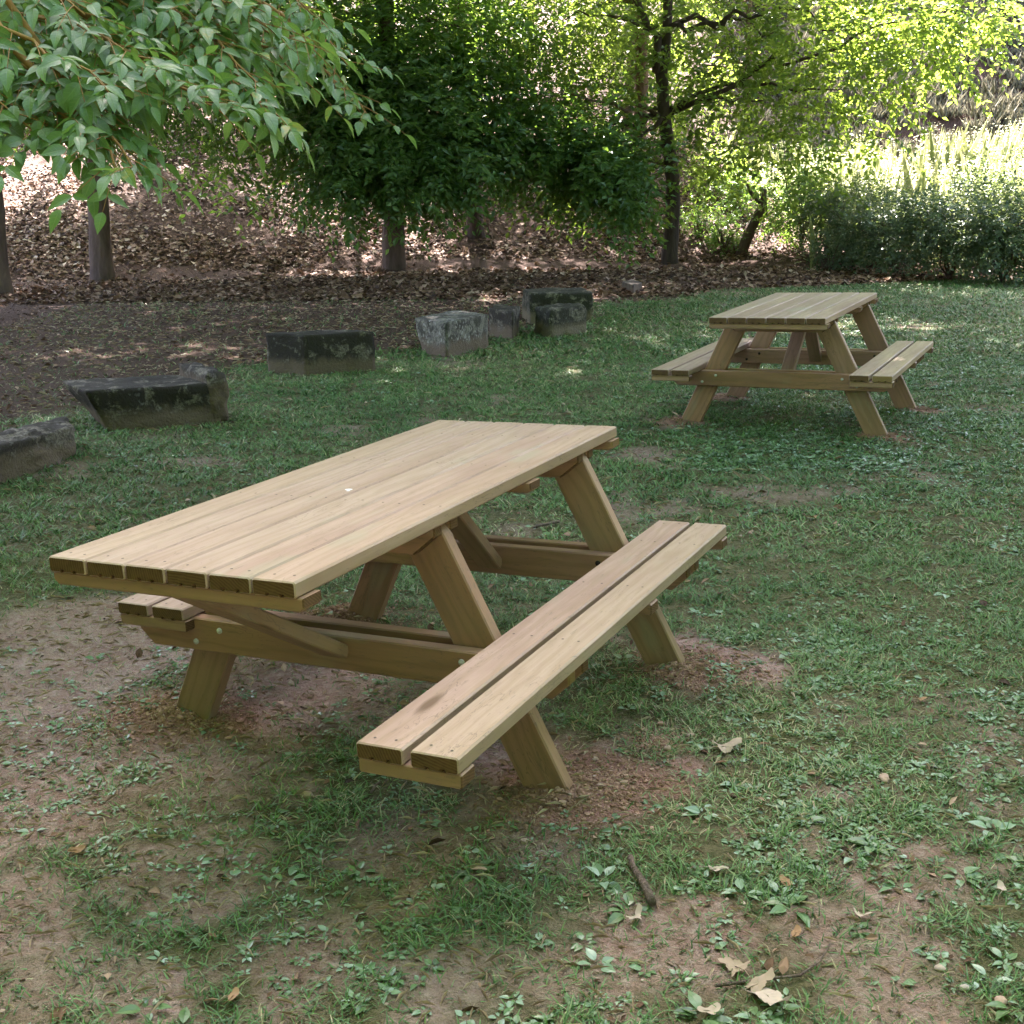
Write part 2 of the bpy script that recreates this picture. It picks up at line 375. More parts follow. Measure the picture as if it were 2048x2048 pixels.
def tube(P, Rr, seg=9, rough=.0):
    P = np.asarray(P, float); n = len(P); V = []; F = []
    T = np.gradient(P, axis=0); T = norm(T); up = np.array([.3, .2, 1.]); 
    a = norm(np.cross(T, [1., .13, .2])) ; b = np.cross(T, a)
    for i in range(n):
        for j in range(seg):
            th = 2*math.pi*j/seg; r = Rr[i]*(1+rough*(random.random()-.5))
            V.append(P[i]+r*(math.cos(th)*a[i]+math.sin(th)*b[i]))
    for i in range(n-1):
        for j in range(seg):
            F.append([i*seg+j, i*seg+(j+1) % seg, (i+1)*seg+(j+1) % seg, (i+1)*seg+j])
    F.append(list(range(seg))[::-1]); 
    V.append(P[-1]+T[-1]*Rr[-1]*.5)
    for j in range(seg): F.append([(n-1)*seg+j, (n-1)*seg+(j+1) % seg, n*seg])
    return np.array(V), F
class Acc:
    def __init__(s): s.V = []; s.F = []; s.n = 0
    def add(s, V, F):
        s.V.append(V); s.F += [[i+s.n for i in f] for f in F]; s.n += len(V)
    def build(s, name, mat, parent=None, smooth=True, attrs=None): return mesh_np(name, np.concatenate(s.V), s.F, mat, attrs, parent, smooth)
def curve_pts(a, b, sag=0, n=7, wob=.05):
    a = np.array(a, float); b = np.array(b, float); L = np.linalg.norm(b-a); t = np.linspace(0, 1, n)[:, None]
    P = a*(1-t)+b*t; P[:, 2] += sag*L*(4*t*(1-t))[:, 0]
    w_ = rng.normal(size=(n, 3))*wob*L/ n; w_[0] = 0; w_[-1] = 0
    return P+w_

# ------------------------------------------------------------------ tables
def rect_out(w_, h_, ch=.004, notch=0):
    """cross-section (x across, z up from 0), chamfered, grooves on the underside"""
    o = [(ch, 0)]
    if notch:
        for k in (1/3., 2/3.):
            c_ = w_*k; o += [(c_-.004, 0), (c_-.004, .006), (c_+.004, .006), (c_+.004, 0)]
    o += [(w_-ch, 0), (w_, ch), (w_, h_-ch), (w_-ch, h_), (ch, h_), (0, h_-ch), (0, ch)]
    return o
class Boards:
    def __init__(s): s.V = []; s.F = []; s.mi = []; s.wc = []; s.tone = []; s.pid = []
    def prism(s, out, o, ea, eb, ec, depth, bev=.003, grain='c', gdir=(1, 0), tone=.2, endedges=()):
        o, ea, eb, ec = map(lambda q: np.array(q, float), (o, ea, eb, ec)); ec = ec+(ea*rng.normal()*.0007 if grain == 'c' else 0)
        out = np.array(out, float); n = len(out)
        area = .5*sum(out[i, 0]*out[(i+1) % n, 1]-out[(i+1) % n, 0]*out[i, 1] for i in range(n))
        e = np.roll(out, -1, 0)-out; e /= np.linalg.norm(e, axis=1)[:, None]
        nr = np.stack([-e[:, 1], e[:, 0]], 1)*(1 if area > 0 else -1)      # inward normals
        bis = nr+np.roll(nr, 1, 0); bis /= np.maximum(np.sum(bis*bis, 1), .3)[:, None]*.5
        ins = out+bis*bev
        base = len(s.V); off = rng.random(3)*np.array([9, 7, 5]); pid = rng.random()
        for ring, c_ in ((ins, 0), (out, bev), (out, depth-bev), (ins, depth)):
            for a, b in ring:
                s.V.append(o+ea*a+eb*b+ec*c_)
                if grain == 'c': wv = (c_, a, b)
                else:
                    g0, g1 = gdir; wv = (a*g0+b*g1, -a*g1+b*g0, c_)
                s.wc.append(np.array(wv)+off); s.tone.append(tone); s.pid.append(pid)
        flip = (area > 0) != (np.dot(np.cross(ea, eb), ec) > 0)
        def f(l, m): s.F.append(l[::-1] if flip else l); s.mi.append(m)
        f([base+i for i in range(n)][::-1], 1 if grain == 'c' else 0)
        f([base+3*n+i for i in range(n)], 1 if grain == 'c' else 0)
        for r in range(3):
            for i in range(n):
                j = (i+1) % n
                f([base+r*n+i, base+r*n+j, base+(r+1)*n+j, base+(r+1)*n+i], 1 if i in endedges else 0)
    def disc(s, x, y, z, r, m=2, k=7, st=1.):
        b = len(s.V)
        for i in range(k):
            s.V.append(np.array([x+r*math.cos(6.283*i/k), y+r*st*math.sin(6.283*i/k), z])); s.wc.append(np.zeros(3)); s.tone.append(0); s.pid.append(0)
        s.F.append(list(range(b, b+k))); s.mi.append(m)
    def build(s, name, parent):
        return mesh_np(name, s.V, s.F, [M_WOOD, M_END, M_SCREW, M_WHITE], dict(wc=np.array(s.wc), tone=np.array(s.tone), pid=np.array(s.pid)), parent, mi=s.mi)
EX, EY, EZ = (1, 0, 0), (0, 1, 0), (0, 0, 1)
def table(T, top, benchR, benchL, frames, zb, bi, bo, braces, label, wt):
    root = empty('picnic_table', T['loc'], T['rot'])
    tag(root, label, 'picnic table', 'wooden picnic tables')
    Wt, th = .705, .038; zt = .75; zu = zt-th; bt = .032
    B = Boards(); gap = .0055; pw = (Wt-5*gap)/6
    for i in range(6):
        x0 = -Wt/2+i*(pw+gap)
        B.prism(rect_out(pw, th, .0045, 1), (x0, top[0]+rng.uniform(-.002, .002), zu+rng.uniform(-.0008, .0008)), EX, EZ, EY, top[1]-top[0], .003, endedges=(1, 2, 3, 5, 6, 7), tone=wt+rng.uniform(-.10, .14))
        for ys in (top[0]+.04, frames[0], .035, frames[1], top[1]-.04):
            for q in (.28, .72): B.disc(x0+pw*q+rng.uniform(-.004, .004), ys+rng.uniform(-.006, .006), zt+.0012, .0036)
    if benchR[0] < -1: B.disc(-.03, -.36, zt+.0013, .012, 3, 9, .8); B.disc(-.022, -.375, zt+.0013, .006, 3)
    B.build('tabletop', root)
    for y0 in (top[0]+.009, .0, top[1]-.08):
        B = Boards(); ends = abs(y0) > .001
        B.prism([(-Wt/2+(.0 if ends else .03), -bt+.012), (-Wt/2+.012, -bt), (Wt/2, -bt), (Wt/2+.012, -bt+.01), (Wt/2+.012, 0), (-Wt/2, 0)], (0, y0, zu-.0005), EX, EZ, EY, .07, .003, 'a', (1, 0), .62, (3,))
        B.build('top_batten', root)
    for (b0, b1), s in ((benchR, 1), (benchL, -1)):
        B = Boards(); g = .018; pw2 = (bo-bi-g)/2
        for k in range(2):
            x0 = (bi+k*(pw2+g)) if s > 0 else (-bo+k*(pw2+g))
            B.prism(rect_out(pw2, th, .0045, 1), (x0, b0+rng.uniform(-.002, .002), zb-th), EX, EZ, EY, b1-b0, .003, endedges=(1, 2, 3, 5, 6, 7), tone=wt+.06+rng.uniform(-.05, .05))
            for ys in (b0+.035, frames[0], (frames[0]+frames[1])/2, frames[1], b1-.035):
                for q in (.28, .72): B.disc(x0+pw2*q+rng.uniform(-.004, .004), ys+rng.uniform(-.006, .006), zb+.0012, .0036)
        B.build('bench_seat', root)
        xs = bi if s > 0 else -bo
        for y0 in (b0+.008, (frames[0]+frames[1])/2-.03, b1-.063):
            B = Boards()
            B.prism(rect_out(bo-bi+.004, bt+.002, .004), (xs-.002, y0, zb-th-bt-.0025), EX, EZ, EY, .06, .003, 'a', (1, 0), .55, (1, 2, 5, 6))
            B.build('seat_batten', root)
    lo = lambda z: .671-.487*z
    for yc in frames:
        for s in (1, -1):
            z0, z1 = -.16, zu-.001
            out = [(s*(lo(z0)-.138), z0), (s*lo(z0), z0), (s*lo(z1-.03), z1-.03), (s*(lo(z1)-.012), z1), (s*(lo(z1)-.138), z1)]
            B = Boards(); gd = np.array([-.487*s, 1]); gd /= np.linalg.norm(gd)
            B.prism(out, (0, yc-.022, 0), EX, EZ, EY, .044, .004, 'a', tuple(gd), rng.uniform(.62, .82)); B.build('leg', root)
        zr = zb-th-.001
        for y0 in (yc-.022-.043, yc+.022+.001):
            B = Boards(); xe = bo-.035
            B.prism([(-xe+.05, zr-.10), (xe-.05, zr-.10), (xe, zr-.055), (xe, zr), (-xe, zr), (-xe, zr-.055)], (0, y0, 0), EX, EZ, EY, .042, .004, 'a', (1, 0), rng.uniform(.66, .85), (2, 4))
            B.build('crossbeam', root)
            B = Boards()
            B.prism([(-.27, zu-.082), (.27, zu-.082), (.338, zu-.028), (.338, zu-.001), (-.338, zu-.001), (-.338, zu-.028)], (0, y0, 0), EX, EZ, EY, .042, .004, 'a', (1, 0), .72, (1, 2, 4, 5))
            B.build('top_crosspiece', root)
        for s in (1, -1):
            for dx, dz in ((-.045, -.03), (-.10, -.072)):
                z = zr+dz; x = s*(lo(z)-.069-.035*(1 if dz > -.05 else -1))
                V, F = tube([(x, yc-.0655, z), (x, yc-.0695, z), (x, yc-.0715, z)], [.009, .009, .005], 10)
                mesh_np('bolt_or_hole', V, F, M_STEEL if yc < 0 else M_HOLE, None, root)
    for (ya, za), (yb, zb_) in braces:
        d = np.array([0, yb-ya, zb_-za]); L = np.linalg.norm(d); d /= L; nrm = np.cross((1, 0, 0), d)
        B = Boards(); B.prism(rect_out(.085, .038, .004), np.array([-.0425, ya, za])-nrm*.0, EX, tuple(nrm), tuple(d), L, .004, tone=.6); B.build('brace', root)
    return root
tb1 = table(T1, (-1.1595, .7462), (-1.185, .7655), (-.5765, .7655), FR1, .4188, .4907, .7361,
            [((-1.12, .672), (-.54, .318)), ((.02, .675), (.415, .30))],
            'large pale wooden picnic table in the foreground with a long overhanging near end', .10)
tb2 = table(T2, (-.93, .60), (-.905, .62), (-.905, .62), FR2, .4188, .4907, .7361,
            [((-.02, .672), (-.50, .30)), ((.06, .672), (.335, .30))],
            'smaller looking wooden picnic table standing further back on the lawn at right', .14)

# ------------------------------------------------------------------ stone blocks
def block(name, A, Bc, Cc, h, mat, label, amp=.012, rnd_=.06, under=None, n=14, taper=0, top_tilt=0, seed=0):
    A, Bc, Cc = (np.array(gp(*q)[:2]) if len(q) == 2 and abs(q[0]) > 20 or q[1] > 60 else np.array(q) for q in (A, Bc, Cc))
    Dd = A+Cc-Bc; o = (A+Cc)/2; zb_ = float(H(o[0], o[1], False))
    root = bmesh.new(); bmesh.ops.create_cube(root, size=2)
    bmesh.ops.subdivide_edges(root, edges=root.edges[:], cuts=n, use_grid_fill=True)
    V = np.array([v.co[:] for v in root.verts])
    # round the box edges, then map to the footprint
    q = np.clip(V, -(1-rnd_), 1-rnd_); dd = V-q; ln = np.linalg.norm(dd, axis=1, keepdims=True); V = q+np.where(ln > 1e-6, dd/np.maximum(ln, 1e-6)*np.minimum(ln, rnd_), 0)
    s_, t_ = (V[:, 0]+1)/2, (V[:, 1]+1)/2; zz = (V[:, 2]+1)/2
    P = Bc[None]+(A-Bc)[None]*s_[:, None]+(Cc-Bc)[None]*t_[:, None]
    if under is not None:       # undercut: bottom pulled away from the A side, or along the long side
        if under > 0: P = P-(A-Bc)[None]*((1-zz)*under*s_)[:, None]
        else: P = P+(Cc-Bc)[None]*((1-zz)*-under*(1-t_)*(1+.6*s_*np.minimum(1, (1-zz)*2)))[:, None]
    if taper: P = o+(P-o)*(1+taper*(1-zz))[:, None]
    z = -.05+(h+.05)*zz + top_tilt*(t_-.5)*zz
    X3 = np.stack([P[:, 0]-o[0], P[:, 1]-o[1], z], 1)
    f1 = fbm(X3[:, 0]*7+X3[:, 2]*5+seed, X3[:, 1]*7-X3[:, 2]*4+seed, 60+seed, 4)-.5
    f2 = fbm(X3[:, 0]*25+X3[:, 2]*19, X3[:, 1]*25-X3[:, 2]*14, 90+seed, 3)-.5
    c0 = X3.mean(0); f3 = np.maximum(0, fbm(X3[:, 0]*4+seed*3, X3[:, 1]*4+X3[:, 2]*6, 120+seed, 2)-.62); X3 = X3+norm(X3-c0)*(f1*amp*4+f2*amp*2-f3*.10)[:, None]
    for v, c_ in zip(root.verts, X3): v.co = c_
    me = bpy.data.meshes.new(name); root.normal_update(); root.to_mesh(me); root.free(); me.materials.append(mat)
    for p_ in me.polygons: p_.use_smooth = True
    ob = link(bpy.data.objects.new(name, me)); ob.location = (o[0], o[1], zb_)
    tag(ob, label, 'stone block', 'old stone blocks along the lawn edge'); return ob
ST_DARK = stone_mat('crusted_stone', (.125, .103, .083), (.034, .028, .023), .1, .7)
ST_TOP = stone_mat('grey_stone', (.13, .105, .086), (.040, .033, .027), .1, .55)
ST_PALE = stone_mat('pale_lichen_stone', (.17, .155, .135), (.062, .055, .048), .7, .3)
ST_MOSS = stone_mat('mossy_stone', (.125, .108, .078), (.034, .032, .023), .15, .65, (.15, .12, .08))
block('stone_block', (-45, 950), (-40, 985), (150, 915), .19, ST_TOP, 'low crumbling stone block cut off by the left edge of the photo', .022, .14, None, seed=1)
b2 = block('stone_block', (131, 840), (176, 866), (442, 848), .27, ST_DARK, 'long stone block with undercut left end and a raised lip at its right end', .009, .05, -.17, seed=2)
bm = bmesh.new(); bmesh.ops.create_cube(bm, size=1); bmesh.ops.subdivide_edges(bm, edges=bm.edges[:], cuts=8, use_grid_fill=True)
_A, _B, _C = (np.array(gp(*q)) for q in ((131, 840), (176, 866), (442, 848)))
for v in bm.verts:
    q = Vector((max(-.25, min(.25, v.co.x)), max(-.42, min(.42, v.co.y)), max(-.4, min(.4, v.co.z)))); d = v.co-q
    if d.length > 1e-6: v.co = Vector((q.x+d.normalized().x*min(d.length, .2), q.y+d.normalized().y*.08, q.z+d.normalized().z*.1))
    n_ = float(fbm(v.co.x*5+3, v.co.y*7+v.co.z*6, 77, 3))-.5; v.co = Vector((v.co.x*.15, v.co.y*float(np.linalg.norm(_A-_B))*1.02, v.co.z*.34))*(1+.3*n_)
me = bpy.data.meshes.new('raised_lip'); bm.to_mesh(me); bm.free(); me.materials.append(ST_DARK)
for p_ in me.polygons: p_.use_smooth = True
lip = link(bpy.data.objects.new('raised_lip', me), b2); cl = _C+(_A-_B)*.5
lip.location = (cl[0]-b2.location[0], cl[1]-b2.location[1], .175); lip.rotation_euler = (0, 0, math.atan2(_A[1]-_B[1], _A[0]-_B[0])-math.pi/2)
block('stone_block', (535, 746), (613, 752), (752, 743), .34, ST_DARK, 'squat square dark stone block standing alone in the middle of the row', .006, .04, None, seed=3)
block('stone_block', (829, 703), (893, 716), (978, 694), .32, ST_PALE, 'grey stone block spotted with white lichen on its right face', .006, .04, .3, seed=4)
block('stone_block', (978, 672), (1026, 680), (1040, 668), .29, ST_TOP, 'smallest upright stone block between the lichen spotted one and a rounded one', .010, .07, None, seed=5)
block('stone_block', (1069, 668), (1100, 677), (1173, 666), .29, ST_MOSS, 'rounded mossy stone block in front of the biggest block', .016, .14, None, seed=6)
block('stone_block', (1044, 634), (1060, 648), (1186, 646), .34, ST_MOSS, 'biggest and farthest stone block, flat topped, at the right end of the row', .012, .05, None, seed=7)
block('stone_block', (1244, 582), (1266, 590), (1286, 584), .14, ST_TOP, 'tiny half buried stone stub near the foot of the wooded slope', .006, .05, None, seed=8)

# ------------------------------------------------------------------ trees
def crown(lobes, parent, mat, Ll, seed=0, T=T_FAR, drop=.7, name='crown', compound=True):
    """lobes: (centre, radii, twigs, leaf length)"""
    parts = []
    for c0, r0, ntw, ll in lobes:
        c0 = np.array(c0); r0 = np.array(r0) if np.ndim(r0) else np.array([r0]*3)
        d = rdir(ntw); rr = rng.random(ntw)**.45
        P = d*rr[:, None]; P0 = c0+P*r0
        tw = norm(d*.75+rng.normal(size=(ntw, 3))*.35+np.array([0, 0, -drop]))
        nl = 13; tl = ll*rng.uniform(4., 7., ntw)
        s_ = (np.arange(nl)/(nl-1))[None]
        PP = P0[:, None]+tw[:, None]*(s_*tl[:, None])[..., None]; PP[..., 2] -= (s_**2)*(tl[:, None]*.16)
        side = norm(np.cross(tw, np.array([0, 0, 1.])+rng.normal(size=(ntw, 3))*.25))
        ll_ = ll; sg = np.where(np.arange(nl) % 2, 1, -1)[None, :, None]
        D = tw[:, None]*.7+side[:, None]*sg+rng.normal(size=(ntw, nl, 3))*.28+np.array([0, 0, -.22])
        N = np.array([0, 0, 1.])+rng.normal(size=(ntw, nl, 3))*.55+d[:, None]*.35
        n = ntw*nl; L = ll*rng.uniform(.7, 1.2, n)
        base = np.repeat(rng.random(ntw), nl)*.6+rng.random(n)*.4
        parts.append(leaves(PP.reshape(-1, 3), D.reshape(-1, 3), N.reshape(-1, 3), L, L*rng.uniform(.45, .6, n), T, base))
    V, F, r = cat(parts)
    o = np.array(parent.location); return mesh_np(name, V-o, F, mat, dict(rnd=r), parent)
def trunk(pts, rad, limbs, parent, mat, name='trunk'):
    A = Acc(); o = np.array(parent.location)
    P = np.array(pts, float); n = 14
    t = np.linspace(0, 1, len(P)); tt = np.linspace(0, 1, n*len(P))
    PP = np.stack([np.interp(tt, t, P[:, k]) for k in range(3)], 1); L = np.linalg.norm(P[-1]-P[0])
    PP += np.stack([(fbm(tt*L*.35, tt*0, 5, 3)-.5)*.22, (fbm(tt*L*.35, tt*0+9, 6, 3)-.5)*.22, tt*0], 1)*ss(0, .15, tt)[:, None]
    rr = np.interp(tt, t, rad)*(1+.35*np.exp(-tt*L*2.2)); 
    V, F = tube(PP-o, rr, 14, .10); A.add(V, F)
    for a, b, ra, rb in limbs:
        C_ = curve_pts(a, b, .08, 9, .35); V, F = tube(C_-o, np.linspace(ra, rb, 9), 7); A.add(V, F)
    return A.build(name, mat, parent)
def tree(name, base, height, rad, lobes, limbs, mat, bmat, label, lean=(0, 0), cat_='tree', grp='trees at the foot of the slope', pts=None, ll=.09, drop=.7):
    b = np.array(base, float); r = empty(name, tuple(b)); tag(r, label, cat_, grp)
    if pts is None: pts = [b+np.array([0, 0, -.3]), b+np.array([lean[0]*.4, lean[1]*.4, height*.45]), b+np.array([lean[0], lean[1], height])]
    trunk(pts, np.interp(np.linspace(0, 1, len(pts)), [0, 1], [rad, rad*.35]), limbs, r, bmat)
    if lobes: crown(lobes, r, mat, ll, drop=drop)
    return r
def Lw(u, v, Y, r, n, ll=.155, k=[1.]):
    n = int(n*k[0]); r = (r*1.08, r*1.08, r*.8) if np.ndim(r) == 0 else (r[0]*1.08, r[1]*1.08, r[2]*.8)
    rr = (r, r, r) if np.ndim(r) == 0 else r
    return (W(u, v, Y), rr, n, ll)
def limbs_to(b, z0, z1, lobes, ra=.07, k=None):
    out = []
    for i, l in enumerate(lobes):
        if k and i % k: continue
        c0 = np.array(l[0]); s_ = np.array([b[0], b[1], b[2]+min(z1, max(z0, c0[2]-b[2]+.2))]); out.append((s_, c0, ra, .012))
    return out

Lw.__defaults__[1][0] = .74
# A: dense dark tree left of centre, with boughs hanging low
bA_ = gp(790, 540)
lA_ = [Lw(530, 60, 23.2, (1.5, 1.4, 1.1), 420), Lw(700, 60, 23.0, (1.4, 1.4, 1.2), 520), Lw(860, 60, 23.4, (1.4, 1.4, 1.2), 480), Lw(980, 70, 24.0, (.9, 1.2, .8), 110),
       Lw(620, 190, 22.6, (1.2, 1.1, .9), 420), Lw(760, 210, 22.2, (1.2, 1.1, .95), 460), Lw(900, 220, 22.8, (1.2, 1.1, .95), 420), Lw(985, 230, 23.4, (.6, .9, .5), 80),
       Lw(690, 295, 22.0, (.75, .8, .65), 220), Lw(790, 300, 21.8, (.85, .8, .6), 240), Lw(880, 300, 22.0, (.75, .8, .6), 220), Lw(655, 350, 21.8, (.35, .5, .35), 50), Lw(720, 355, 21.6, (.4, .5, .3), 80), Lw(830, 360, 21.6, (.45, .5, .3), 90), Lw(905, 360, 22.0, (.35, .4, .25), 50),
       Lw(440, 330, 22.4, (.5, .5, .35), 45), Lw(560, 330, 22.4, (.5, .5, .35), 40)]
upA = [(bA_+np.array([dx, dy, z]), (2.8, 2.6, 2.2), 430, .19) for dx, dy, z in ((-2, -1, 7.5), (1.6, -1.5, 8), (0, 1.2, 9.5), (-2.4, 1, 11.5), (2.2, .5, 11.8), (0, -.5, 14), (-4.5, 0, 9), (0, -2, 11))]
tree('broadleaf_tree', bA_, 13, .21, lA_+upA, limbs_to(bA_, 2.2, 9, lA_[:14]+upA, .08), LEAF_D, M_BARK, 'dense dark green tree left of centre with boughs hanging almost to the ground', drop=.15)

Lw.__defaults__[1][0] = .42
# B: main forked tree with dark trunk and light backlit crown
bB_ = gp(1342, 530)
fk = W(1325, 200, bB_[1]); topB = W(1318, -600, bB_[1]); leftB = W(1240, -60, bB_[1]-.2)
lB_ = [Lw(1130, 40, 24.0, (1.2, 1.2, .8), 260), Lw(1110, 150, 24.2, (1.0, .9, .6), 190), Lw(1190, 270, 23.6, (.9, .9, .45), 90), Lw(1110, 330, 23.4, (.8, .8, .4), 60), Lw(1230, 340, 23.4, (.8, .8, .45), 60), Lw(1260, 410, 23.4, (.45, .5, .32), 20), Lw(1170, 395, 23.2, (.4, .5, .25), 20),
       Lw(1250, 120, 24.2, (.8, 1, .8), 80), Lw(1420, 60, 24.0, (1.1, 1.2, .9), 200), Lw(1400, 190, 24.4, (.8, .9, .7), 110), Lw(1380, 300, 24.4, (.55, .6, .45), 60), Lw(1560, 60, 23.4, (1.2, 1.2, .9), 230), Lw(1540, 200, 23.4, (1.1, 1.1, .75), 200), Lw(1500, 300, 24, (.7, .7, .5), 90),
       Lw(1700, 60, 22.8, (1.2, 1.2, .8), 220), Lw(1680, 180, 22.8, (1.0, 1.1, .6), 130), Lw(1640, 280, 23, (.8, .8, .4), 60), Lw(1830, 40, 22.4, (1.1, 1.1, .6), 210), Lw(1800, 130, 22.4, (.8, .7, .5), 120), Lw(1740, 250, 22.5, (.5, .5, .4), 22), Lw(1960, 20, 22.2, (.9, 1, .45), 130), Lw(1900, 90, 22.3, (.5, .6, .4), 60), Lw(1620, 380, 23, (.6, .6, .35), 50)]
upB = [(bB_+np.array([dx, dy, z]), (1.75, 1.7, 1.4), 280 if dx > 4 else 400, .19) for dx, dy, z in ((-2, -1, 7.8), (2.2, -1.5, 7.6), (0, 1.2, 9.5), (4.6, -1.5, 8.4), (2.2, .5, 11.5), (0, -.5, 14), (5.2, -.5, 11), (-2.4, 0, 11.5), (3, 0, 14))]
rB = tree('broadleaf_tree', bB_, 13, .155, lB_+upB, [(fk, leftB, .09, .05), (leftB, leftB+np.array([-.6, 0, 2.5]), .05, .03)]+[(W(1335, 230, bB_[1]), np.array(lB_[i][0]), .055, .012) for i in (2, 3, 4, 12, 15, 17)]+[(W(1325, 60, bB_[1]), np.array(lB_[i][0]), .06, .012) for i in (0, 8, 11, 14)], LEAF_Y, bark_mat('black_bark', (.045, .032, .028), (.13, .095, .08)),
          'tree with a straight dark forked trunk and bright see-through leaves', pts=[bB_+np.array([0, 0, -.3]), W(1340, 420, bB_[1]), W(1330, 260, bB_[1]), W(1322, 150, bB_[1]), W(1330, 40, bB_[1]), topB, topB+np.array([.5, 0, 4])], drop=0.)

_lb = [Lw(u_, v_, Y_, r_, n_, .15, [.8]) for u_, v_, Y_, r_, n_ in ((1040, 290, 22.9, (.6, .7, .35), 110), (1120, 315, 22.8, (.7, .7, .35), 170), (1190, 345, 22.8, (.65, .7, .35), 170), (1235, 395, 22.8, (.4, .5, .3), 100), (1190, 270, 23, (.7, .8, .35), 130), (1240, 325, 22.9, (.45, .7, .35), 90), (1070, 215, 23.2, (.6, .7, .3), 60), (1258, 425, 22.8, (.2, .4, .18), 30), (975, 330, 22.7, (.4, .5, .25), 50))]
_bA = Acc()
for _a, _b in (((1335, 330), (1050, 285)), ((1335, 300), (1200, 350)), ((1335, 400), (1180, 350)), ((1330, 240), (1090, 200)), ((1335, 340), (1262, 420))):
    V, F = tube(curve_pts(W(*_a, bB_[1]), W(*_b, 22.9), .06, 9, .3)-bB_, np.linspace(.045, .01, 9), 7); _bA.add(V, F)
_bA.build('branch', M_BARK, rB)
crown([*_lb], rB, LEAF_D, .11, drop=.1, name='lower_boughs')  # darker leaf material stands in for shade from the upper crown
# C, D on the slope; E, F at the left
bC_ = gp(955, 472); lC_ = [(bC_+np.array(q), (1.5, 1.3, 1.0), 170, .10) for q in ((-1.2, 0, 3.1), (.6, -.3, 3.6), (-.2, .4, 4.8), (1.4, 0, 5.4), (-1.6, 0, 6))]
tree('broadleaf_tree', bC_, 9, .17, lC_, limbs_to(bC_, 2, 6, lC_, .05), LEAF_D, M_BARK, 'leaning tree with flared foot on the slope behind the dense dark tree', lean=(-.6, .2))
bD_ = gp(1268, 458); lD_ = [(bD_+np.array(q), (1.3, 1.2, 1.0), 110, .10) for q in ((-1.2, 0, 4.2), (.6, -.3, 4.6), (-.2, .4, 5.8), (1.6, 0, 6.4), (-2, 0, 6.5))]
tree('broadleaf_tree', bD_, 10, .17, lD_, limbs_to(bD_, 2, 6, lD_, .05), LEAF_Y, M_BARKR, 'reddish trunk on the slope just left of the forked tree', lean=(.15, .1))
bE_ = gp(207, 560); lE_ = [(bE_+np.array(q), r_, n_, .10) for q, r_, n_ in (((-1.2, -.4, 3.5), (1.4, 1.3, 1.0), 330), ((.8, -.3, 3.3), (1.4, 1.2, .9), 330), ((0, .4, 4.6), (1.5, 1.5, 1), 330), ((2.2, 0, 4.3), (1.4, 1.2, 1.), 300), ((-2.6, 0, 4.6), (1.4, 1.2, 1.2), 250), ((1.9, .2, 2.7), (.8, .8, .5), 90), ((.2, 0, 7.5), (3, 3, 2), 500), ((-.5, 0, 11), (3, 3, 2.2), 500))]
lE_[-1] = (lE_[-1][0], lE_[-1][1], 420, .19); lE_[-2] = (lE_[-2][0], lE_[-2][1], 420, .19)
tree('broadleaf_tree', bE_, 11, .19, lE_, limbs_to(bE_, 2, 6, lE_, .06), LEAF_D, M_BARK, 'dark trunk behind the big leaves of the near branch at left')
bF_ = gp(2, 590); lF_ = [(bF_+np.array(q), (2.2, 2., 1.6), 330, .12) for q in ((.6, .2, 4.6), (-1.5, 0, 5.4), (1.3, .4, 7))]
lF_ += [(bF_+np.array((.5, 0, 10.)), (3.4, 3, 2.6), 600, .19)]
tree('broadleaf_tree', bF_, 11, .17, lF_, limbs_to(bF_, 2, 6, lF_, .06), LEAF_D, M_BARK, 'dark trunk cut off by the left edge of the photo')

# further trees up the slope
bgt = [(-11.5, 30, 9, 0, 70, 'leftmost of the trees standing higher up the wooded slope'), (-7.2, 32.5, 11, 0, 60, 'tree up the slope seen through the near leafy branch at left'),
       (-3.4, 31.5, 10, 1, 45, 'tree up the slope directly behind the dense dark tree'), (.2, 34, 11, 2, 42, 'sunlit tree up the slope between the dense dark tree and the forked tree'), (3.0, 32, 9.5, 2, 42, 'sunlit tree up the slope right behind the forked tree'),
       (-9.5, 38, 12, 0, 70, 'tall dark tree near the top of the slope at left'), (-4.5, 40, 12, 1, 50, 'far tree at the top of the slope above the dense dark tree'), (.8, 43, 12, 2, 60, 'farthest tree at the top of the slope left of the forked tree'), (5.0, 42, 10, 2, 55, 'farthest bright tree above the forked tree'), (9.0, 45, 8, 2, 45, 'small far tree at the foot of the dry hillside'), (5.4, 29.5, 6.5, 2, 50, 'bright low tree on the bank between the forked trunk and the stump')]
for i, (x, y, hh, k, nt_, lab_) in enumerate(bgt):
    b = np.array([x, y, float(H(x, y, False))]); m = LEAF_D if k == 0 else LEAF_Y
    nt_ = int(nt_*(3.2 if x < -2 else 2.6)); lo_ = [(b+np.array([rng.uniform(-2.4, 2.4), rng.uniform(-1.6, 1.6), z]), (1.25, 1.2, .75), nt_, .16) for z in np.linspace(2.6, hh, 4)]
    if i < 6:
        lo_ += [(b+np.array([rng.uniform(-3.2, 3.2), rng.uniform(-2.5, 2.5), z]), (1.6, 1.6, 1.0), 330, .22) for z in ((8.,) if i % 2 else (7.5, 10.5))]
    tree('slope_tree', b, hh, .13, lo_, limbs_to(b, 1.5, hh*.8, lo_, .04), m, M_BARK, lab_, grp='background trees up the wooded slope', drop=.2)

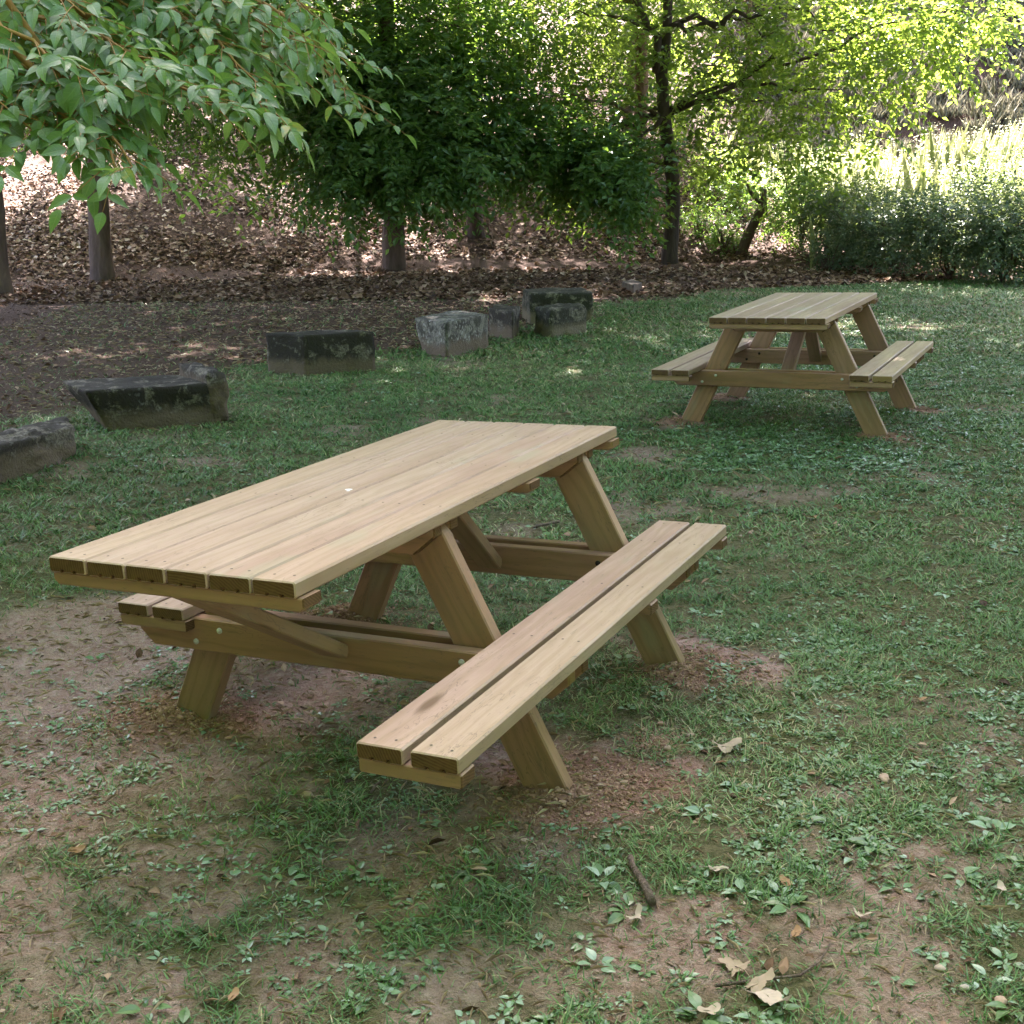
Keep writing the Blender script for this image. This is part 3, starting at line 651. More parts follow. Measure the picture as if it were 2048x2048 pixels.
# unseen tall trees added beside the lawn to keep sun off the foreground
for (bx, by), cx_, lab in (((7.6, 14.), 3.0, 'unseen tall tree added right of the lawn to block the sun'), ((-7.8, 15.), -4.2, 'unseen tall tree added left of the lawn to block the sun')):
    b = np.array([bx, by, float(H(bx, by, False))]); sx = 1 if bx > 0 else -1
    lo_ = [(np.array([cx_+q[0], 14+q[1], 9+q[2]]), (2.6, 2.6, 1.7), 760, .19) for q in ((-2.6, -2, 0), (1.8, -2.2, .3), (-2.4, 1.8, .2), (2, 2.2, 0), (0, 0, 1.8), (-3.6, 0, 1.2), (3.2, 0, 1.5), (0, -3.4, .8), (0, 3.2, 1))]
    if sx < 0: lo_ += [(np.array([-.5, 12.2, 9.4]), (1.8, 1.8, 1.2), 1000, .19), (np.array([-.2, 11.6, 8.2]), (1.2, 1.2, .9), 400, .19), (np.array([.9, 12.2, 9.8]), (1.7, 1.7, 1.1), 700, .19)]  # extra leaf clumps added to stop sun leaking onto the near table
    tree('shade_tree', b, 11, .24, lo_, limbs_to(b, 4, 9, lo_, .1), LEAF_D, M_BARK, lab, lean=(-1.5*sx, 0), grp='unseen trees added to shade the lawn')

# unseen trees added behind and beside the camera to block low sky light
src = None
for i, (x, y, rz) in enumerate(((-8, -4, 0), (-5.2, -.8, 5), (-2.6, -6.5, 2), (3.6, -6.5, 4), (-10.5, 3, 3), (10.2, .5, 1), (11.5, 7.2, 4))):
    if src is None:
        b = np.array([x, y, 0.]); lo_ = [(b+np.array(q), (3.1, 2.8, 2.4), 360, .26) for q in ((-1.4, 0, 2.6), (1.6, 0, 2.8), (0, 1, 5), (-2, -.6, 7), (2, 0, 7.5), (0, 0, 10), (-1.5, .8, 12.5), (1.5, .8, 13))]
        src = tree('sky_blocker_tree', b, 9, .2, lo_, limbs_to(b, 2, 7, lo_, .08), LEAF_D, M_BARK, 'unseen round leafy tree added behind the viewpoint to block low sky', grp='unseen trees added to block low sky light')
    else:
        r_ = src.copy(); C.objects.link(r_); r_.location = (x, y, float(H(x, y, False))); r_.rotation_euler = (0, 0, rz); r_['label'] = ['', 'unseen tree closest to the viewpoint on its left, added to block sky', 'unseen tree behind the viewpoint, straight behind the near table, added to block sky', 'unseen tree behind the viewpoint on the right hand side, added to block sky', 'unseen tree far left beyond the near branch, added to block sky', 'unseen tree right of the viewpoint, added to block sky', 'unseen tree right of the lawn, level with the far table, added to block sky'][i]
        for ch in src.children:
            c2_ = ch.copy(); C.objects.link(c2_); c2_.parent = r_

# near overhanging tree at the left: big compound leaves on orange twigs
b = np.array([-4.6, 5.6, 0.03]); rN = empty('leafy_tree', tuple(b)); tag(rN, 'near tree reaching in from the left with big pointed leaves on orange twigs', 'tree')
nearb = [  # (start px, end px, depth start, depth end, sub-branches)
    ((-160, 60), (340, 170), 5.2, 4.5), ((-140, 120), (230, 300), 5.2, 4.4), ((-120, -60), (560, 200), 5.6, 4.9), ((100, -120), (640, 110), 5.8, 5.2), ((-100, 150), (100, 350), 5.0, 4.3), ((-160, 150), (60, 260), 4.8, 4.3),
    ((130, 215), (300, 430), 4.5, 4.2), ((150, 180), (470, 300), 4.5, 4.5), ((200, -60), (430, 80), 5.4, 5.0), ((-120, 0), (200, 60), 5.0, 4.6), ((420, -100), (760, 160), 6.8, 6.2), ((480, 60), (800, 260), 6.6, 6.2), ((300, 20), (600, 290), 5.2, 4.9), ((-60, 260), (230, 360), 4.7, 4.3), ((60, 60), (420, 230), 4.9, 4.6), ((-40, -60), (330, 20), 5.2, 5.), ((300, -80), (520, 60), 5.5, 5.2), ((200, 60), (520, 120), 5.2, 5.0), ((-100, 60), (260, 230), 4.7, 4.3), ((250, 120), (620, 260), 5.1, 4.8), ((150, 20), (560, 40), 5.5, 5.1), ((-80, 150), (200, 300), 4.9, 4.4), ((200, 270), (260, 420), 4.4, 4.2), ((540, 30), (690, 130), 5.6, 5.5), ((470, -60), (690, 60), 5.8, 5.6), ((380, 60), (660, 180), 5.5, 5.4), ((-100, -90), (140, 60), 5.6, 5.3)]
A = Acc(); parts = []
trk = [b+np.array([0, 0, -.2]), b+np.array([.1, 0, 2.]), b+np.array([.3, -.1, 4.5]), b+np.array([.2, 0, 8])]
V, F = tube(np.array(trk)-b, [.17, .14, .1, .04], 12, .1); A.add(V, F)
for (s0, e0, y0, y1) in nearb:
    s0 = (s0[0]-25, s0[1]-25); e0 = (e0[0]-30-(35 if e0[0] > 500 else 0), e0[1]-30-(55 if e0[1] > 280 else 0))
    p0, p1 = W(*s0, y0), W(*e0, y1)
    hub = b+np.array([.25, -.1, 3.1]); cv = curve_pts(hub, p0, .12, 6, .2); V, F = tube(cv-b, np.linspace(.04, .011, 6), 6); A.add(V, F)
    n = 10; P = curve_pts(p0, p1, .10, n, .15); V, F = tube(P-b, np.linspace(.011, .003, n), 6); A.add(V, F)
    L = np.linalg.norm(p1-p0); ns = max(6, int(L/.036))
    for k in range(ns):
        t_ = (k+.5)/ns; q = np.array([np.interp(t_, np.linspace(0, 1, n), P[:, j]) for j in range(3)])
        main = norm(p1-p0); sidev = norm(np.cross(main, [0, 0, 1])); sg = 1 if k % 2 else -1
        dr = norm(main*rng.uniform(.4, 1.)+sidev*sg*rng.uniform(.4, 1.1)+np.array([0, 0, rng.uniform(-.5, .3)]))
        rl = rng.uniform(.14, .26); nlf = random.choice([2, 2, 3]); m = 6; R2 = q+dr*np.linspace(0, rl, m)[:, None]; R2[:, 2] -= np.linspace(0, 1, m)**2*rl*.16
        V, F = tube(R2-b, np.linspace(.0025, .0012, m), 4); A.add(V, F)
        sd2 = norm(np.cross(dr, np.array([0, 0, 1.])+rng.normal(size=3)*.2)); up = np.cross(sd2, dr)
        Ps, Ds, Ns, Ls = [], [], [], []
        for a in range(nlf):
            tt = (a+1.)/(nlf+.6); c_ = np.array([np.interp(tt, np.linspace(0, 1, m), R2[:, j]) for j in range(3)])
            for s2 in (-1, 1):
                Ps.append(c_); Ds.append(dr*.6+sd2*s2+np.array([0, 0, -.30])+rng.normal(size=3)*.28); Ns.append(up+rng.normal(size=3)*.38+np.array([0, -.45, 0])); Ls.append(rng.uniform(.05, .10))
        Ps.append(R2[-1]); Ds.append(dr+np.array([0, 0, -.55])+rng.normal(size=3)*.1); Ns.append(up+rng.normal(size=3)*.2); Ls.append(rng.uniform(.075, .11))
        Ls = np.array(Ls)*(1 if y1 < 6 else .9); bs = rng.random()*.6
        parts.append(leaves(np.array(Ps), np.array(Ds), np.array(Ns), Ls, Ls*rng.uniform(.40, .54, len(Ls)), T_NEAR, bs+rng.random(len(Ls))*.4))
A.build('trunk', M_TWIG, rN)
V, F, r = cat(parts); k_ = len(T_NEAR[0]); nL_ = len(V)//k_; mesh_np('crown', V-b, F, LEAF_N, dict(rnd=r, lx=np.tile(T_NEAR[0][:, 0], nL_), ly=np.tile([1, 0, -1]*7, nL_)), rN, smooth=True)

# ------------------------------------------------------------------ shrubs on the right, tall weeds, dry hillside
def shrub(base, r, h, n, mat, label, ll=.07, stems=8):
    b = np.array(base, float); e = empty('shrub', tuple(b)); tag(e, label, 'shrub', 'shrubs at the right edge of the lawn')
    A = Acc()
    for k in range(stems):
        a = rng.uniform(0, 6.28); tip = b+np.array([math.cos(a)*r*rng.uniform(.3, .9), math.sin(a)*r*.8*rng.uniform(.3, .9), h*rng.uniform(.6, 1)])
        V, F = tube(curve_pts(b, tip, .1, 6, .3)-b, np.linspace(.018, .005, 6), 5); A.add(V, F)
    A.build('stem', M_BARK, e)
    lo_ = []
    for k in range(9):
        a = rng.uniform(0, 6.28); q = rng.uniform(.1, .75); z = rng.uniform(.22, .95)
        lo_.append((b+np.array([math.cos(a)*r*q, math.sin(a)*r*q, h*z]), (r*.45, r*.45, h*.2), int(n/9), ll))
    crown(lo_, e, mat, ll, drop=.0, name='foliage'); return e
shr = [(1600, 505, .8, 1.95, 420, 'dark leafy shrub over the stump beside the slope', LEAF_D, .08), (1700, 530, .95, 1.35, 460, 'grey green shrub just right of the stump shrub', LEAF_B, .07),
       (1795, 548, .9, 1.15, 480, 'grey green shrub behind the far picnic table top', LEAF_B, .07), (1900, 558, .95, 1.35, 520, 'darkest shrub with broad leaves near its foot', LEAF_B, .085),
       (2005, 566, .95, 1.2, 520, 'blue green shrub at the right edge of the photo', LEAF_B, .08), (2110, 565, 1., 1.4, 420, 'shrub cut off by the right edge', LEAF_B, .08), (1760, 528, .8, 1.45, 380, 'taller grey green shrub in the second row', LEAF_B, .07), (1960, 542, .9, 1.6, 400, 'taller shrub in the second row near the right edge', LEAF_B, .07),
       (1655, 545, .5, .75, 150, 'low bush in front of the stump shrub', LEAF_B, .06), (1450, 500, .5, .6, 110, 'low bush on bare ground right of the forked trunk', LEAF_D, .07)]
shr += [(1425, 400, .7, 1.1, 150, 'bright green sapling on the bank right of the forked trunk', LEAF_Y, .09), (1480, 430, .6, .9, 120, 'low green bush on the bank just left of the stump', LEAF_D, .08), (1400, 470, .5, .6, 80, 'small patch of brush at the foot of the bank behind the forked trunk', LEAF_D, .07), (1130, 420, .5, .5, 60, 'small seedling bush on the litter slope under the low boughs', LEAF_Y, .08)]
for u, v, r, h, n, lab, m, ll in shr: shrub(gp(u, v), r, h, n, m, lab, ll)
# leaning dead stump
sb = gp(1512, 505); e = empty('dead_stump', tuple(sb)); tag(e, 'dark leaning dead stump on bare soil beside the shrubs', 'stump')
V, F = tube(np.array([[-.35, 0, -.2], [-.12, 0, .45], [.1, 0, .9], [.12, .02, 1.2]]), [.10, .10, .08, .04], 10, .25); mesh_np('trunk', V, F, M_BARK, None, e, True)
V, F = tube(np.array([[.1, 0, .9], [-.15, 0, 1.15], [-.22, 0, 1.3]]), [.05, .04, .03], 8, .2); mesh_np('branch', V, F, M_BARK, None, e, True)

def stems_field(name, n, xr, yr, hmin, hmax, mat, ll, label, cat_, keep=None, nl=22):
    x = rng.uniform(*xr, n); y = rng.uniform(*yr, n)
    if keep is not None: k = keep(x, y); x, y = x[k], y[k]
    n = len(x); z = H(x, y, False); h = rng.uniform(hmin, hmax, n)*(.45+.9*vnoise(x*.6, y*.6, 71)); lean = rng.normal(size=(n, 2))*.12
    s_ = np.linspace(.15, 1, nl)[None]; P = np.stack([x[:, None]+lean[:, :1]*s_*h[:, None], y[:, None]+lean[:, 1:]*s_*h[:, None], z[:, None]+s_*h[:, None]], -1)
    ang = rng.uniform(0, 6.28, (n, nl)); D = np.stack([np.cos(ang), np.sin(ang), rng.uniform(-.35, .8, (n, nl))], -1); P = P+D*(rng.random((n, nl))*(.28*(1.1-s_))*h[:, None]*(vnoise(x*1.3, y*1.3, 9)[:, None] > .4))[..., None]
    L = (ll*(1.25-.75*s_)*rng.uniform(.4, 1.5, (n, nl))).ravel()
    a = leaves(P.reshape(-1, 3), D.reshape(-1, 3), np.array([0, 0, 1.])+rng.normal(size=(n*nl, 3))*.3, L, L*.42, T_FAR, np.repeat(rng.random(n), nl)*.6+.4*rng.random(n*nl))
    base = np.stack([x, y, z], -1); D2 = np.stack([lean[:, 0], lean[:, 1], np.ones(n)], -1)
    st = leaves(base, D2, rdir(n), h, .02, T_FAR)
    V, F, r = cat([a, st]); o = mesh_np(name, V, F, mat, dict(rnd=r)); tag(o, label, cat_, kind='stuff'); return o
stems_field('tall_weeds', 3300, (4.8, 17), (22.5, 37.5), .8, 1.7, LEAF_W, .12, 'sunlit tall weeds filling the clearing beyond the shrubs', 'weeds', lambda x, y: (x > 6.2+(y-22)*.04+rng.normal(size=len(x))*.5) & (vnoise(x*.7, y*.7, 5) > .33))
# dry hillside grass tufts + hillside bushes
n = 4200; x = rng.uniform(6, 24, n); y = rng.uniform(36, 62, n); k = x > 6+rng.random(n)*3; x, y = x[k], y[k]; n = len(x); nb = 34
z = H(x, y, False); sc_ = rng.uniform(.5, 1.3, n)
px = np.repeat(np.stack([x, y, z], -1), nb, 0)+rng.normal(size=(n*nb, 3))*np.array([.16, .16, .0]); ang = rng.uniform(0, 6.28, n*nb)
D = np.stack([np.cos(ang)*.6, np.sin(ang)*.6, np.ones(n*nb)], -1); L = np.repeat(sc_, nb)*rng.uniform(.22, .55, n*nb)
V, F, r = leaves(px, D, rdir(n*nb), L, .028, T_FAR, np.repeat(rng.random(n), nb)*.7+.3*rng.random(n*nb))
tag(mesh_np('dry_grass', V, F, M_DRYG, dict(rnd=r)), 'dry straw coloured grass tufts on the far hillside', 'dry grass', kind='stuff')
for (u, v, Y_, r, h, lab) in ((1985, 150, 47, 1.9, 2.6, 'dark bush high on the far dry hillside'), (2040, 60, 52, 2.2, 3, 'bush at the top right corner on the far hillside'), (1880, 60, 52, 1.8, 2.4, 'pale bush left of the dark one on the far hillside')):
    p = W(u, v, Y_); yy = Y_
    for _i in range(60):
        p = W(u, v, yy)
        if p[2] <= float(H(p[0], p[1], False)): break
        yy += .3
    e = shrub((p[0], p[1], float(H(p[0], p[1], False))), r, h, 380, LEAF_B, lab, .16); e['group'] = 'bushes on the far hillside'

# ------------------------------------------------------------------ leaf litter on the slope and brown strip
def in_view(x, y, m=.25):
    z = H(x, y, False)-CAM_H; d = y*_f[1]+z*_f[2]; u = (x*CR[0]+y*CR[1]+z*CR[2])/d; v = (x*CU[0]+y*CU[1]+z*CU[2])/d
    lim = 1024/FPX*(1+m*.3)+.02
    return (np.abs(u) < lim) & (np.abs(v) < lim)
def flat_leaves(n, xr, yr, dens, lmin, lmax, tilt, T, powr=None, lift=.01, wr=(.5, .9)):
    x = rng.uniform(*xr, n); y = rng.uniform(*yr, n); k = in_view(x, y) & (rng.random(n) < dens(x, y)); x, y = x[k], y[k]; n = len(x)
    z = H(x, y)+lift*rng.random(n); e_ = .05; gxx = (H(x+e_, y)-H(x-e_, y))/(2*e_); gyy = (H(x, y+e_)-H(x, y-e_))/(2*e_)
    N = np.stack([-gxx, -gyy, np.ones(n)], -1)+rng.normal(size=(n, 3))*tilt; ang = rng.uniform(0, 6.28, n)
    D = np.stack([np.cos(ang), np.sin(ang), np.zeros(n)], -1); N = norm(N); D = D-N*np.sum(D*N, 1)[:, None]
    L = rng.uniform(lmin, lmax, n); return leaves(np.stack([x, y, z], -1), D, N, L, L*rng.uniform(*wr, n), T, rng.random(n))
pts_ = [flat_leaves(120000, (-13, 8), (20.5, 36), lambda x, y: (.35+.65*ss(.35, .6, fbm(x*.8, y*.8, 201, 3)))*ss(20.5, 22.5, y)*(1-ss(4.5, 7, x)), .05, .135, .38, T_FAR, lift=.05)]
V, F, r = cat(pts_); tag(mesh_np('leaf_litter', V, F, M_LITTER, dict(rnd=r)), 'thick carpet of dry fallen leaves on the wooded slope', 'leaf litter', kind='stuff')
V, F, r = cat([flat_leaves(50000, (-10, 9), (17.5, 24), lambda x, y: np.maximum(litter(x, y), ss(20.5, 22, y))*.8, .06, .13, .35, T_FAR, lift=.03), flat_leaves(60000, (-8, 9), (5.5, 23), lambda x, y: litter(x, y)*.55*(1-.75*vnoise(x*1.4, y*1.4, 8)), .03, .075, .35, T_FAR, lift=.012, wr=(.25, .8)),
               flat_leaves(26000, (-3, 8), (1.9, 14), lambda x, y: .10+.15*bare(x, y), .012, .032, .35, T_FAR, lift=.008, wr=(.3, .9)), flat_leaves(1500, (-2, 3.4), (1.9, 7), lambda x, y: np.full(len(x), .35), .022, .05, .45, T_MID, lift=.012, wr=(.4, .8))])
tag(mesh_np('brown_leaf_bits', V, F, M_LITTER, dict(rnd=r*.85)), 'small brown bits of leaf strewn over bare earth and lawn', 'leaf litter', kind='stuff')
V, F, r = cat([flat_leaves(24000, (-2.2, 3), (1.9, 6), lambda x, y: .25+.5*bare(x, y), .015, .06, .18, T_FAR, lift=.012, wr=(.06, .12)), flat_leaves(30000, (-6, 8), (5, 20), lambda x, y: .15+.6*litter(x, y), .03, .10, .2, T_FAR, lift=.015, wr=(.06, .12))])
tag(mesh_np('straw_bits', V, F, M_STRAW, dict(rnd=r)), 'short pale straw and stalk bits lying over soil and lawn', 'straw', kind='stuff')

# ------------------------------------------------------------------ grass
T_BL = (np.array([[0, .5, 0], [0, -.5, 0], [.38, .42, .0], [.38, -.42, .0], [.75, .25, -.10], [.75, -.25, -.10], [1, 0, -.28]]), [np.array([[0, 1, 3, 2], [2, 3, 5, 4]]), np.array([[4, 5, 6]])])
def grass(n, xr, yr, l0, l1, wd, pw=1.):
    x = rng.uniform(*xr, n); y = rng.uniform(yr[0]**pw, yr[1]**pw, n)**(1/pw)
    # clumping
    cl_ = ss(.30, .66, .5*fbm(x*9, y*9, 61, 3)+.5*fbm(x*24, y*24, 67, 2))*.85+.15
    b_ = bare(x, y); l_ = litter(x, y)
    dn = (1-.95*b_)*(1-.93*l_)*cl_
    k = in_view(x, y) & (rng.random(n) < dn); x, y = x[k], y[k]; b_ = b_[k]; cl_ = cl_[k]; n = len(x); z = H(x, y)-.004
    ang = rng.uniform(0, 6.28, n); el = rng.uniform(.15, 1.5, n); D = np.stack([np.cos(ang), np.sin(ang), el], -1)
    N = np.stack([-np.cos(ang), -np.sin(ang), np.full(n, .9)], -1)+rng.normal(size=(n, 3))*.35
    L = rng.uniform(l0, l1, n)*(.55+.6*cl_)*(1-.3*b_)
    tone = np.clip(.15+.5*vnoise(x*1.3, y*1.3, 81)+rng.normal(size=n)*.22+.25*(rng.random(n) < .10), 0, 1)
    return leaves(np.stack([x, y, z], -1), D, N, L, wd*rng.uniform(.7, 1.3, n), T_BL, tone)
V, F, r = cat([grass(250000, (-2.4, 2.6), (1.85, 5.2), .020, .050, .0038), grass(330000, (-4.5, 5.2), (5.2, 11), .026, .056, .0065), grass(300000, (-6, 9), (11, 22), .03, .075, .012)])
tag(mesh_np('grass', V, F, M_GRASS, dict(rnd=r)), 'short patchy lawn grass around the picnic tables', 'grass', kind='stuff')
def rosettes(n, xr, yr, dens, lmin, lmax, nl=6, T=T_MID, wr=(.4, .75)):
    x = rng.uniform(*xr, n); y = rng.uniform(*yr, n); k = in_view(x, y) & (rng.random(n) < dens(x, y)); x, y = x[k], y[k]; n = len(x); z = H(x, y)
    ang = (rng.uniform(0, 6.28, n)[:, None]+np.arange(nl)[None]*6.28/nl+rng.normal(size=(n, nl))*.35); el = rng.uniform(0, .5, (n, nl))
    D = np.stack([np.cos(ang), np.sin(ang), el], -1).reshape(-1, 3); N = np.stack([-np.cos(ang)*.5, -np.sin(ang)*.5, np.ones((n, nl))], -1).reshape(-1, 3)+rng.normal(size=(n*nl, 3))*.25
    L = np.repeat(rng.uniform(lmin, lmax, n), nl)*rng.uniform(.6, 1.15, n*nl); P = np.repeat(np.stack([x, y, z], -1), nl, 0)+norm(D)*(L*.35)[:, None]
    return leaves(P, D, N, L, L*np.repeat(rng.uniform(*wr, n), nl), T, np.clip(np.repeat(rng.random(n), nl)*.6+rng.random(n*nl)*.4, 0, 1))
dn1 = lambda x, y: (1-.85*bare(x, y))*(1-.95*litter(x, y))*(.12+.88*ss(-.4, 1.0, x-.15*(y-3)))*(.15+.85*ss(.42, .62, fbm(x*1.6+4, y*1.6, 101, 3)))
dn2 = lambda x, y: (1-.6*bare(x, y))*ss(.45, .6, fbm(x*2.6+1, y*2.6, 111, 2))
V, F, r = cat([rosettes(9000, (-2.2, 3.6), (1.9, 7), dn1, .014, .030, 6), rosettes(22000, (-3, 6), (6.5, 13), dn1, .022, .042, 5, T_FAR), rosettes(6500, (-1.8, 2.4), (1.9, 4.2), dn2, .010, .026, 5, T_NEAR, (.42, .7)), rosettes(45, (.2, 1.4), (1.9, 2.9), lambda x, y: np.full(len(x), .8), .035, .055, 6, T_NEAR, (.45, .6)), rosettes(26, (-1.3, .4), (1.9, 2.8), lambda x, y: np.full(len(x), .6), .03, .045, 5, T_NEAR, (.45, .6)), rosettes(420, (-1, 4), (3., 7), dn2, .022, .042, 4, T_NEAR, (.6, .9))])
tag(mesh_np('broadleaf_ground_cover', V, F, M_COVER, dict(rnd=r)), 'clover and plantain leaves growing low among the grass', 'ground cover', kind='stuff')

# ------------------------------------------------------------------ soil clods and pebbles
bm = bmesh.new(); bmesh.ops.create_icosphere(bm, subdivisions=1, radius=1); ICO = (np.array([v.co[:] for v in bm.verts]), np.array([[v.index for v in f.verts] for f in bm.faces])); bm.free()
def rocks(x, y, s):
    n = len(x); V0, F0 = ICO; V = V0[None]*(1+rng.normal(size=(n, len(V0), 1))*.16)*rng.uniform(.6, 1.2, (n, 1, 3))*s[:, None, None]
    a = rng.uniform(0, 6.28, n); c_, s2 = np.cos(a)[:, None], np.sin(a)[:, None]
    V = np.stack([V[..., 0]*c_-V[..., 1]*s2, V[..., 0]*s2+V[..., 1]*c_, V[..., 2]*.8], -1)
    z = H(x, y); V = V+np.stack([x, y, z+s*.25], -1)[:, None]
    return V.reshape(-1, 3), [(F0[None]+(np.arange(n)*len(V0))[:, None, None]).reshape(-1, 3)], np.repeat(rng.random(n), len(V0))
parts = []
for i, (mx, my, mr, mh) in enumerate(MOUNDS):
    n = 3800 if i < 4 else 500; a = rng.uniform(0, 6.28, n); q = np.abs(rng.normal(size=n))*mr*.62
    parts.append(rocks(mx+np.cos(a)*q*1.25, my+np.sin(a)*q, rng.gamma(1.3, .0014, n)+.0012))
for (u, v, rr_) in ((1230, 1560, .22), (1320, 1480, .10), (430, 1440, .14)):
    p = gp(u, v); n = 1500; a = rng.uniform(0, 6.28, n); q = np.abs(rng.normal(size=n))*rr_*.6; parts.append(rocks(p[0]+np.cos(a)*q, p[1]+np.sin(a)*q, rng.gamma(1.3, .0015, n)+.0012))
V, F, r = cat(parts); tag(mesh_np('soil_clods', V, F, M_CLOD, dict(rnd=r)), 'crumbled reddish earth heaped around the table feet', 'soil clods', kind='stuff')
x = rng.uniform(-2.2, 3, 9000); y = rng.uniform(1.9, 6, 9000); k = in_view(x, y) & (rng.random(9000) < .1+.5*bare(x, y)); x, y = x[k], y[k]
V, F, r = rocks(x, y, rng.gamma(1.2, .0016, len(x))+.0012)
tag(mesh_np('gravel', V, F, M_PEB, dict(rnd=r)), 'small pale pebbles scattered on the trodden soil', 'gravel', kind='stuff')

# ------------------------------------------------------------------ single fallen leaves, sticks, stones
DRY = rnd_mat('dry_plane_leaf', [(.34, .26, .18), (.46, .38, .30)], .7, .3, .2); DRYO = rnd_mat('brown_leaf', [(.26, .15, .07), (.36, .22, .12)], .7, .3, .2)
def plane_leaf(u, v, size, label, mat=DRY, lobed=True, ang=None, curl=.25):
    p = gp(u, v); o = []; N_ = 40
    for i in range(N_):
        th = 2*math.pi*i/N_
        if lobed:
            r_ = .42+.58*max(0, math.cos(2.5*(th if th < math.pi else th-2*math.pi)))**.8*(1 if abs(((th+math.pi) % (2*math.pi))-math.pi) < 2.3 else .35); r_ *= 1+.06*math.sin(13*th)
        else: r_ = .45/math.sqrt((math.cos(th)*.5)**2+(math.sin(th)*.95)**2)*(1+.04*math.sin(9*th))*.95
        o.append((r_*math.cos(th), r_*math.sin(th)))
    V = [(0, 0, 0)]; rings = 3; F = []
    for k in range(1, rings+1):
        for (a, b_) in o:
            q = k/rings; x_, y_ = a*q, b_*q; zz = curl*(x_*x_*1.1-y_*y_*.4)+.10*math.sin(5*x_+u)*q+.08*math.cos(6*y_+v)*q+curl*.6*abs(y_)**1.5
            V.append((x_, y_, zz))
    for i in range(N_):
        j = (i+1) % N_; F.append([0, 1+i, 1+j])
        for k in range(rings-1): F.append([1+k*N_+i, 1+(k+1)*N_+i, 1+(k+1)*N_+j, 1+k*N_+j])
    V = np.array(V)*size*.5; nv = len(V)
    Vs, Fs = tube([(-.0, 0, .001), (-size*.35, .002, .004), (-size*.62, .012, .001)], [.0012, .001, .0008], 4); F += [[i+nv for i in f] for f in Fs]; V = np.concatenate([V, Vs])
    V[:, 2] -= V[:nv, 2].min()*0.4
    ob = mesh_np('fallen_leaf', V, F, mat, dict(rnd=np.full(len(V), random.random())), None, True)
    ob.location = (p[0], p[1], float(H(p[0], p[1]))+.012); ob.rotation_euler = (rng.uniform(-.25, .25), rng.uniform(-.25, .25), rng.uniform(0, 6.28) if ang is None else ang)
    tag(ob, label, 'fallen leaf', 'single fallen leaves on the lawn')
plane_leaf(1450, 1508, .105, 'pale dry leaf lying just right of the reddish soil patch', ang=.3)
plane_leaf(1432, 1756, .062, 'small pale curled leaf below the soil patch, right of the stick', ang=.2)
plane_leaf(1572, 1772, .055, 'small tan leaf in the grass with a pale chip beside it', DRYO, False, ang=1.9)
plane_leaf(1728, 1842, .055, 'narrow grey dry leaf near the right side of the foreground', DRY, False, ang=-.6, curl=.5)
plane_leaf(2002, 1790, .04, 'yellowish cream leaf standing near the right edge', DRY, False, ang=1.5)
plane_leaf(1470, 1958, .085, 'pale dry leaf above the large one at the bottom edge', ang=2.2)
plane_leaf(1535, 2022, .125, 'largest pale lobed leaf at the bottom edge', ang=-1.2)
plane_leaf(1515, 1992, .085, 'pale leaf overlapping the largest one at the bottom edge', ang=.5)
plane_leaf(1272, 1855, .055, 'grey crumpled leaf at the lower end of the stick', ang=1.1, curl=.5)
plane_leaf(1592, 1880, .045, 'tan leaf among the plantain leaves at bottom right', DRYO, False, ang=1.2)
plane_leaf(155, 1712, .05, 'tan pointed leaf on bare soil at lower left', DRYO, False, ang=.5)
plane_leaf(468, 2000, .045, 'small orange brown leaf at the bottom left', DRYO, False, ang=1.5)
plane_leaf(1418, 2040, .06, 'dry leaf strip left of the largest leaf at the bottom edge', DRY, False, ang=.4)
plane_leaf(1625, 1045, .06, 'reddish brown leaf on the lawn between the two tables', DRYO, False, ang=.8)
plane_leaf(1840, 1408, .05, 'brown round leaf on the lawn at the right', DRYO, False, ang=.1)
M_STICK = bark_mat('stick_bark', (.13, .09, .07), (.30, .235, .19), 60)
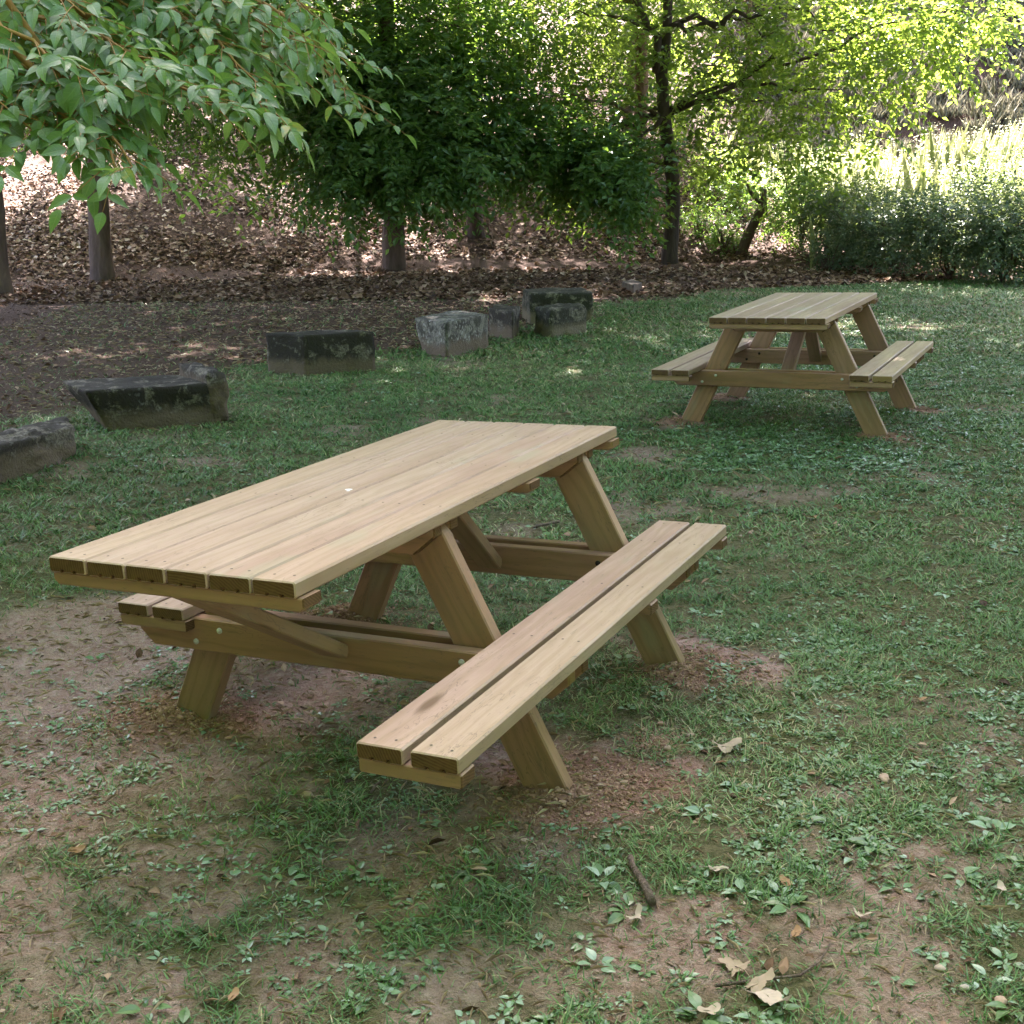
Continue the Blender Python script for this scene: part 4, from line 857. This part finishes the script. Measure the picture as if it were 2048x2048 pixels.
def stick(pts, rad, label):
    P = [np.array([*gp(u, v)[:2]]) for u, v in pts]; P = np.array([[q[0], q[1], float(H(q[0], q[1]))+rad*1.2+.006+.004*(i % 2)] for i, q in enumerate(P)]); o = P[0].copy()
    V, F = tube(P-o, np.linspace(rad, rad*.65, len(P)), 8, .2); ob = mesh_np('stick', V, F, M_STICK, None, None, True); ob.location = tuple(o); tag(ob, label, 'stick', 'sticks on the ground')
stick([(1304, 1828), (1290, 1800), (1278, 1770), (1266, 1748), (1260, 1733)], .0105, 'short thick grey stick lying on soil below the bench')
stick([(1430, 1992), (1530, 1975), (1600, 1962), (1640, 1940), (1660, 1908)], .0035, 'thin bent twig beside the pale leaves at the bottom edge')
stick([(742, 1595), (752, 1583), (760, 1572)], .004, 'short light wood chip under the near end of the bench')
stick([(1118, 1050), (1090, 1056), (1065, 1062)], .008, 'pale stick lying beyond the bench of the near table')
def stone(u, v, s, label, c1=(.26, .17, .12), c2=(.42, .31, .24)):
    p = gp(u, v); bm = bmesh.new(); bmesh.ops.create_icosphere(bm, subdivisions=3, radius=1)
    for q in bm.verts:
        n_ = float(fbm(q.co.x*1.6+u*.1, q.co.y*1.6+q.co.z*1.3, 13, 3))-.5; q.co = Vector((q.co.x*1.25, q.co.y*.9, q.co.z*.7))*s*(1+.6*n_)
    me = bpy.data.meshes.new('stone'); bm.to_mesh(me); bm.free(); me.materials.append(plain('stone_rock', c1, c2, 30))
    for f in me.polygons: f.use_smooth = True
    ob = link(bpy.data.objects.new('stone', me)); ob.location = (p[0], p[1], float(H(p[0], p[1]))+s*.3); ob.rotation_euler = (0, 0, rng.uniform(0, 6)); tag(ob, label, 'stone', 'loose stones on the ground')
stone(1768, 1572, 0.0165, 'brown stone in a bare gap right of the pale dry leaf'); stone(2000, 2012, 0.0120, 'round tan stone in the bottom right corner'); stone(1927, 1985, 0.0097, 'pale pebble left of the tan corner stone', (.28, .24, .2), (.4, .35, .3))
stone(1880, 1945, 0.0097, 'small light stone beside a green leaf at bottom right', (.28, .23, .18), (.4, .33, .27)); stone(612, 1592, .014, 'pinkish stone in the shade in front of the near table'); stone(1335, 1500, .012, 'reddish clump on the dug soil beside the bench leg')
stone(1380, 1475, .010, 'lone reddish lump at the right rim of the dug soil')
